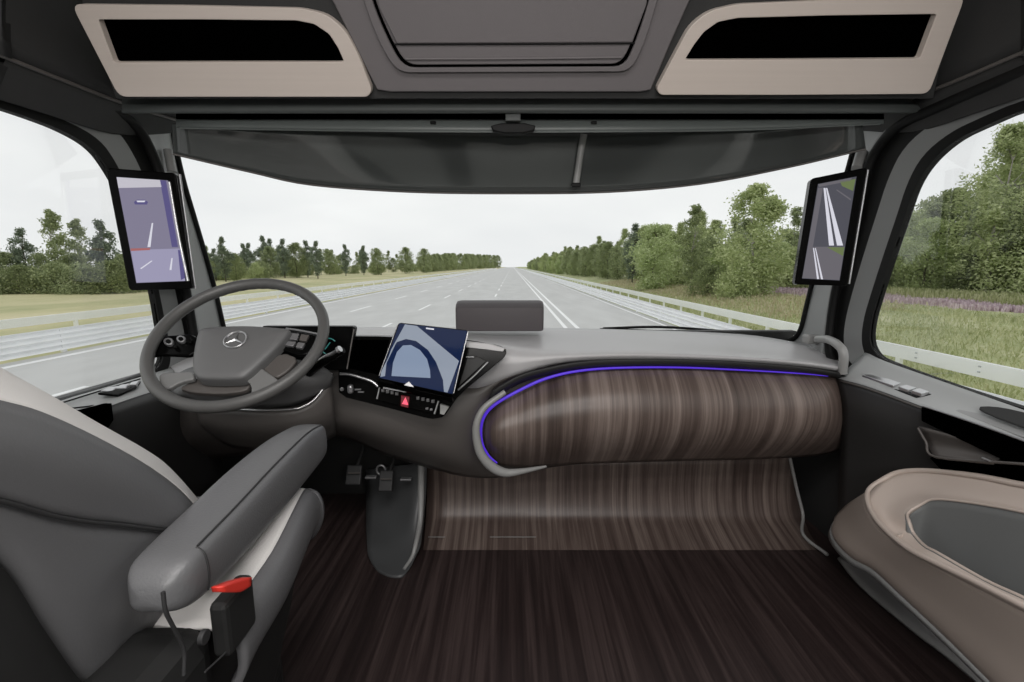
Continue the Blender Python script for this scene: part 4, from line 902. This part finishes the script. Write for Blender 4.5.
rs = prism('screen', RP([(818, 184), (856.5, 176.5), (839.5, 280.5), (802, 278.5)], .0008), rn*.0006, 'screen_slate', rm, 0, smooth=False)
im('image_sky', RP, [(818.2, 184.3), (852, 177.7), (850, 181), (819, 187)], 'screen_slate_pale', rs, nn=rn)
im('image_verge', RP, [(840, 181.5), (855.5, 179), (853, 191), (842, 186)], 'screen_green', rs, nn=rn)
im('image_side', RP, [(818, 188), (823, 187.5), (813, 246), (802.5, 277.5)], 'screen_slate_pale', rs, nn=rn)
im('image_line', RP, [(823.5, 188), (825.5, 188), (834, 245.5), (829, 245.5)], 'screen_white', rs, .0026, rn)
im('image_line', RP, [(826, 188), (827.2, 188), (843, 245.5), (837, 245.5)], 'screen_white', rs, .0026, rn)
im('image_line', RP, [(836, 190), (837, 189.5), (851, 199), (850.5, 200.5)], 'screen_slate_pale', rs, .0026, rn)
im('image_road', RP, [(811, 246.8), (844.5, 246.8), (839.3, 280), (802.2, 278)], 'screen_slate_pale', rs, nn=rn)
im('image_line', RP, [(813, 248), (814, 248), (819, 279), (817, 279)], 'screen_white', rs, .0026, rn)
im('image_line', RP, [(815, 248), (815.8, 248), (823, 279.2), (821, 279.2)], 'screen_white', rs, .0026, rn)
im('image_verge', RP, [(827, 247.2), (844.3, 247.2), (843, 256)], 'screen_green', rs, .0026, rn)
tube('chrome_edge', [PP(a, b, rc[0]-rn*.01, rn) for a, b in ((868, 170), (858, 230), (849, 284))], .0028, 'satin', rm)
# display brackets on the pillars
tube('display_bracket', [PX(862, 152, 1.12), PX(857, 168, 1.10)], .016, 'trim_grey', rm, n=2); tube('display_bracket', [PX(168, 150, -1.13), PX(172, 172, -1.12)], .014, 'trim_grey', lm, n=2)
# ---- grab handle
gh = thing('grab_handle', 'grey bent grab handle between dashboard end and passenger door', 'handle', tuple(PX(842, 372, 1.07)))
tube('handle_bar', [PX(818, 339, 1.10), PX(828, 339.5, 1.07), (PX(838, 345, 1.05)), PX(843.5, 354, 1.05), PX(842.5, 373, 1.06)], .0135, 'trim_grey', gh, n=6, seg=12)
box('handle_mount', PX(811, 339, 1.12), (.05, .04, .035), 'trim_grey', gh, .008)
# ---- wiper seen through the windscreen
wp = thing('wiper', 'black windscreen wiper lying along the bottom of the glass', 'wiper', (.7, 2.12, .72))
tube('wiper_arm', Yv([(603, 328.5, 2.12), (660, 327, 2.12), (720, 331, 2.10), (775, 337, 2.05)]), .006, 'black_rubber', wp)
tube('wiper_blade', Yv([(600, 329.8, 2.13), (640, 331, 2.13), (715, 334, 2.12)]), .008, 'black_rubber', wp); 
# ---- footwell
fw = thing('footwell_panel', 'grey curved footwell side panel between the pedals and the wood toe board', 'panel', tuple(PZ(400, 575, .004)))
sheet('panel_shell', [Yv([(366, 470, 1.78), (398, 466, 1.70), (418, 464, 1.66), (427, 464, 1.66)]),
                      Yv([(366, 495, 1.76), (398, 495, 1.68), (416, 495, 1.63), (426, 495, 1.64)]),
                      Yv([(366, 520, 1.66), (396, 522, 1.61), (414, 522, 1.575), (424, 522, 1.60)]),
                      [PZ(367, 545, .03), PZ(392, 548, .03), PZ(411, 546, .035), PZ(420, 543, .045)],
                      [PZ(369, 558, .012), PZ(390, 566, .012), PZ(406, 564, .014), PZ(415, 558, .018)],
                      [PZ(378, 571, .006), PZ(390, 576, .006), PZ(402, 576, .006), PZ(409, 570, .006)]], 'foot_grey', fw, .012)
tube('panel_lip', [PY(421, 464, 1.655), PY(421, 495, 1.63), PY(420, 522, 1.585), PZ(416, 543, .05), PZ(412, 557, .022), PZ(404, 569, .012)], lambda t: .013-.008*t, 'trim_grey', fw)
for nm, lb, px, py, w, h in (('brake_pedal', 'dark rubber brake pedal left of the chrome pivot in the footwell', 354, 475, .055, .07), ('accelerator_pedal', 'dark rubber accelerator pedal at the right of the footwell', 386, 481, .05, .075)):
    t = thing(nm, lb, 'pedal', tuple(PY(px, py, 1.6)))
    box('pedal_pad', PY(px, py, 1.60), (w, .015, h), 'seat_dark', t, .005, Matrix.Rotation(-.5, 3, 'X'))
    tube('pedal_arm', [PY(px, py, 1.61), PY(px+8, py-22, 1.68), PY(px+10, py-34, 1.72)], .008, 'dash_under', t)
    box('pedal_rib', PY(px, py-2, 1.585), (w*.8, .004, .005), 'dash_dark', t, .001)
pv = thing('pedal_pivot', 'small metal pivot between the two pedals', 'pivot', tuple(PY(381, 468, 1.62)))
tube('pivot_ring', [PY(381, 470, 1.62)+V((math.cos(a)*.016, 0, math.sin(a)*.018)) for a in [i*math.pi/5 for i in range(10)]], .004, 'satin', pv, closed=True, n=2)
box('pivot_foot', PY(371, 477, 1.62), (.04, .02, .008), 'satin', pv, .002)
box('pivot_foot', PY(406, 479, 1.62), (.04, .02, .008), 'satin', pv, .002)
# ---- door sill and storage bin
t6 = thing('trim_6', 'grey metal step sill below the beige door bin', 'sill', (1.1, .9, 0), kind='structure')
sheet('sill_plate', [[PZ(837, 558, .012), PZ(860, 585, .012), PZ(912, 629, .012), PZ(988, 690, .012), V((1.13, .2, .012))], [PZ(850, 552, .04), PZ(900, 588, .04), PZ(960, 630, .04), PZ(1040, 685, .04), V((1.17, .2, .06))],
                     [PZ(865, 550, .1), PZ(915, 575, .1), PZ(980, 615, .1), PZ(1060, 670, .1), V((1.18, .2, .12))]], 'sill_grey', t6, .01)
bn = thing('storage_bin', 'large beige door bin with a dark grey hollow, beside the passenger sill', 'bin', (1.0, 1.0, .35))
# rim centre line: outer rim from far top-left round the nose and back along the near side
rimO = [(1080, 494, 1.03), (1024, 485.5, 1.035), (975, 476, 1.04), (930, 471, 1.04), (900, 472, 1.02), (882, 480, .99), (869, 490, .96), (868, 503, .925), (876, 519, .893), (890, 534, .87), (909, 549, .85), (930, 560, .84), (970, 579, .83), (1024, 606, .82), (1080, 634, .82)]
RO = [PX(a, b, x) for a, b, x in rimO]
# outer wall below rim
low = [(1080, 800, .86), (1024, 740, .86), (990, 688, .86), (960, 660, .86)]
nose = [RO[6], RO[7], RO[8], RO[9], RO[10], RO[11], RO[12], RO[13], RO[14]]
lowp = [(834, 520, 1.02), (831, 531, .985), (838, 545, .95), (853, 559, .93), (872, 569, .92), (897, 592, .91), (945, 637, .90), (1000, 692, .89), (1080, 775, .88)]
midp = [(846, 505, 1.01), (848, 520, .965), (855, 535, .93), (870, 548, .905), (888, 560, .89), (912, 578, .88), (955, 610, .87), (1010, 650, .86), (1080, 700, .86)]
sheet('bin_shell', [nose, [PX(a, b, x) for a, b, x in midp], [PX(a, b, x) for a, b, x in lowp], [PX(a, b, x)+V((.06, .0, -.02)) for a, b, x in lowp]], 'bin_beige', bn, .008)
# far flank of nose up to the rim top
sheet('bin_back_rim', [[RO[i] for i in range(0, 7)], [RO[i]+V((.02, 0, -.02)) for i in range(0, 7)], [RO[i]+V((.03, .02, -.10)) for i in range(0, 7)]], 'bin_beige', bn, .008)
tube('bin_rim', RO, lambda t: .0065, 'bin_beige', bn, n=5, seg=10)
# inner basin
inn = [(1080, 526, 1.0), (1024, 512, 1.0), (975, 503, 1.0), (935, 499, .99), (920, 505, .975), (908, 513, .95), (909, 522, .93), (914, 534, .93), (925, 546, .91), (938, 553, .90), (985, 580, .89), (1024, 598, .88), (1080, 626, .88)]
IN = [PX(a, b, x) for a, b, x in inn]
RI = [RO[0], RO[1], RO[2], RO[3], RO[4], RO[5], (RO[6]+RO[7])/2, RO[8], RO[9], RO[10], RO[12], RO[13], RO[14]]
mid_ = [a.lerp(b, .5)+V((0, 0, -.015)) for a, b in zip(RI, IN)]
sheet('bin_basin', [RI, mid_, IN], 'bin_beige', bn, .006, ref=V((0, .9, 2.5)))
cen = sum(IN, V((0, 0, 0)))/len(IN)
d1 = [p.lerp(V((cen.x, p.y, p.z)), .12)+V((0, 0, -.09)) for p in IN]; d2 = [V((cen.x+(p.x-cen.x)*.6, p.y*.97+.02, .30)) for p in IN]
sheet('bin_liner', [IN, d1, d2, [V((cen.x, p.y*.9+.08, .29)) for p in IN]], 'bin_liner', bn, .004, ref=V((0, .9, 2.5)))
tube('liner_edge', IN, .0035, 'bin_beige', bn, n=5)
tube('bin_divider', [PX(906, 514, .965), PX(909, 524, .95), PX(905, 533, .93), PX(897, 537, .90)], .0045, 'bin_beige', bn)
sheet('bin_foot_edge', [[PX(a, b, x) for a, b, x in lowp], [PX(a-3, b+5, x) for a, b, x in lowp]], 'pillar_grey', bn, .004, 4, 1)
# ================================================================ SEAT
se = thing('driver_seat', "driver's seat in grey leather with pale centre, armrest folded down", 'seat', (-.7, .55, 0))
XS = -.46
fe = [(198, 512), (193.7, 504), (175, 485), (141.7, 461.5), (94.5, 435.6), (42.5, 412), (0, 400), (-70, 383)]
ou = [(200, 508), (191, 497), (165, 468), (141.7, 451), (94.5, 425), (50, 399), (0, 371), (-70, 330)]
sm = [(182, 540), (168, 532), (150, 529), (118, 525), (85, 522), (50, 516), (0, 502), (-70, 490)]
lo = [(172, 590), (160, 620), (125, 650), (98, 682), (78, 680), (38, 625), (0, 568), (-70, 520)]
A = X(fe, XS); S = X(sm, XS+.012); Lw = X(lo, XS)
sheet('backrest_side', [A, [a.lerp(b, .5)+V((.012, 0, 0)) for a, b in zip(A, S)], S], 'seat_grey', se, .01)
sheet('backrest_lower_side', [S, [a.lerp(b, .5)+V((.006, 0, 0)) for a, b in zip(S, Lw)], Lw], 'seat_grey', se, .01)
tube('backrest_seam', [p+V((.003, 0, 0)) for p in S], .0022, 'seat_dark', se)
Bo = [PX(a, b, XS-.06) for a, b in ou]
off = V((-.5, 0, 0))
rowsF = [A, [a.lerp(b, .5)+V((.006, 0, 0)) for a, b in zip(A, Bo)], Bo, [p+V((-.05, -.02, -.04)) for p in Bo], [p+V((-.20, -.03, -.06)) for p in Bo], [p+V((-.34, -.01, -.03)) for p in Bo], [p+V((-.42, 0, 0)) for p in Bo], [p+V((-.5, 0, 0)) for p in A]]
sheet('backrest_cushion', rowsF, 'seat_pale', se, .015, ref=V((-.7, 1.5, 2)))
BackL = [p+V((-.5, 0, 0)) for p in Lw]
sheet('backrest_shell', [Lw, [p+V((-.05, -.03, -.03)) for p in Lw], [p+V((-.45, -.03, -.03)) for p in Lw], BackL, [p+V((-.5, 0, 0)) for p in A]], 'seat_black', se, .01)
# seat cushion
cdx = lambda y: .036*max(0, min(1, (.85-y)/.17))
def cush(y, dz=0):
    return [V((a+cdx(y), y, b+dz)) for a, b in ((-.40, .475), (-.378, .51), (-.374, .545), (-.382, .57), (-.398, .58))]
cs = [(.525, -.03), (.57, -.015), (.65, -.005), (.75, .004), (.82, .002), (.85, -.004), (.862, -.014)]
sheet('cushion_side', [cush(y_, z_) for y_, z_ in cs], 'seat_grey', se, .01)
sheet('cushion_top', [[V((-.398+cdx(y_), y_, .58+z_)), V((-.44+cdx(y_), y_, .583+z_)), V((-.52, y_, .555+z_)), V((-.68, y_, .54+z_)), V((-.84, y_, .545+z_)), V((-.90, y_, .565+z_)), V((-.95, y_, .55+z_)), V((-.96, y_, .36+z_))] for y_, z_ in cs], 'seat_pale', se, .01)
sheet('cushion_front', [cush(.862, -.014)[::-1]+[V((-.43, .864, .47))], [V((-.96, .862, .52)), V((-.96, .864, .50)), V((-.96, .865, .47)), V((-.96, .866, .45)), V((-.96, .866, .43)), V((-.96, .866, .40))]], 'seat_grey', se, .01)
box('hinge_cover', (-.435, .465, .45), (.12, .14, .22), 'seat_black', se, .03)
box('seat_base', (-.68, .58, .30), (.46, .50, .22), 'seat_black', se, .03)
box('seat_pedestal', (-.68, .62, .11), (.42, .5, .22), 'seat_black', se, .03)
sheet('side_shield', [[V((-.415, .40, .50)), V((-.415, .6, .50)), V((-.415, .8, .50)), V((-.415, .85, .47))], [V((-.42, .40, .36)), V((-.42, .6, .36)), V((-.42, .8, .38)), V((-.43, .84, .40))], [V((-.44, .40, .15)), V((-.44, .6, .15)), V((-.46, .8, .2)), V((-.48, .80, .27))]], 'seat_black', se, .012)
# armrest
def arm_sec(y, zt, xl, xr, h, k=1):
    cx = (xl+xr)/2; w = (xr-xl)/2; cz = zt-h/2
    return [V((cx+w*k*a, y, cz+h/2*k*b)) for a, b in ((-.75, 1), (0, 1.06), (.72, 1), (.97, .72), (1.04, 0), (.95, -.7), (.6, -1), (0, -1.02), (-.6, -1), (-.95, -.7), (-1, 0), (-.95, .75))]
secs = [arm_sec(.462, .652, -.42, -.378, .028, .45), arm_sec(.467, .660, -.427, -.371, .042, .8), arm_sec(.482, .668, -.434, -.365, .056, .97), arm_sec(.51, .673, -.437, -.363, .066, 1), arm_sec(.60, .677, -.446, -.366, .078, 1), arm_sec(.70, .682, -.454, -.372, .085, 1), arm_sec(.80, .685, -.456, -.378, .088, 1), arm_sec(.87, .684, -.452, -.383, .086, 1), arm_sec(.925, .678, -.449, -.384, .074, .98), arm_sec(.943, .671, -.444, -.388, .066, .85), arm_sec(.953, .652, -.43, -.398, .05, .6)]
cols = [spline([s2[i] for s2 in secs], 4) for i in range(12)]; n = len(cols[0])
bm = bmesh.new(); RR = []
for j in range(n): 
    loop = cspline([cols[i][j] for i in range(12)], 3); RR.append([bm.verts.new(p) for p in loop])
q = len(RR[0])
for a in range(n-1):
    for b in range(q): bm.faces.new((RR[a][b], RR[a][(b+1) % q], RR[a+1][(b+1) % q], RR[a+1][b]))
bm.faces.new(RR[0]); bm.faces.new(RR[-1][::-1])
ar = bmobj('armrest', bm, 'armrest_leather', se); tag(ar, 'grey leather armrest')
tube('stitching', [s2[2]+V((.002, 0, .001)) for s2 in secs[3:9]], .0013, 'seat_dark', ar, n=4, seg=6)
tube('stitching', [secs[3][i]+V((.001, -.001, 0)) for i in (2, 3, 4, 5)], .0013, 'seat_dark', ar, n=4, seg=6)
# buckle and cable
bk = sheet('belt_buckle', [[PX(a, b, -.325) for a, b in ((222, 587), (237, 581), (252, 577))], [PX(a, b, -.325) for a, b in ((223, 592), (240, 592), (251, 586))]], 'red', se, .012); tag(bk, 'red belt buckle release')
box('buckle_stalk', PX(234, 614, -.345), (.022, .06, .07), 'seat_black', se, .006)
tube('seat_cable', [PX(a, b, -.34) for a, b in ((163, 592), (166, 612), (176, 632), (184, 650), (184, 675))], .0020, 'seat_dark', se)
tube('seat_cable', [PX(a, b, -.34) for a, b in ((240, 622), (238, 638), (226, 652), (205, 672))], .0012, 'seat_dark', se)
disc('adjuster_knob', PX(201, 637, -.345), V((1, 0, 0)), .008, .006, 'seat_dark', se)
# ================================================================ CAMERA AND LOOK
cam = bpy.data.cameras.new('camera'); cam.sensor_width = 36; cam.lens = F*36/1024; cam.clip_start = .02; cam.clip_end = 3000
co = bpy.data.objects.new('camera', cam); C.objects.link(co); co.location = CAM; co.rotation_euler = (math.pi/2-TH, 0, 0)
S_ = bpy.context.scene; S_.camera = co
S_.view_settings.view_transform = 'Standard'; S_.view_settings.look = 'None'; S_.view_settings.gamma = 1; S_.view_settings.use_curve_mapping = False; S_.view_settings.exposure = 0
S_.cycles.use_denoising = True; S_.cycles.max_bounces = 10; S_.cycles.transparent_max_bounces = 16; S_.cycles.diffuse_bounces = 5
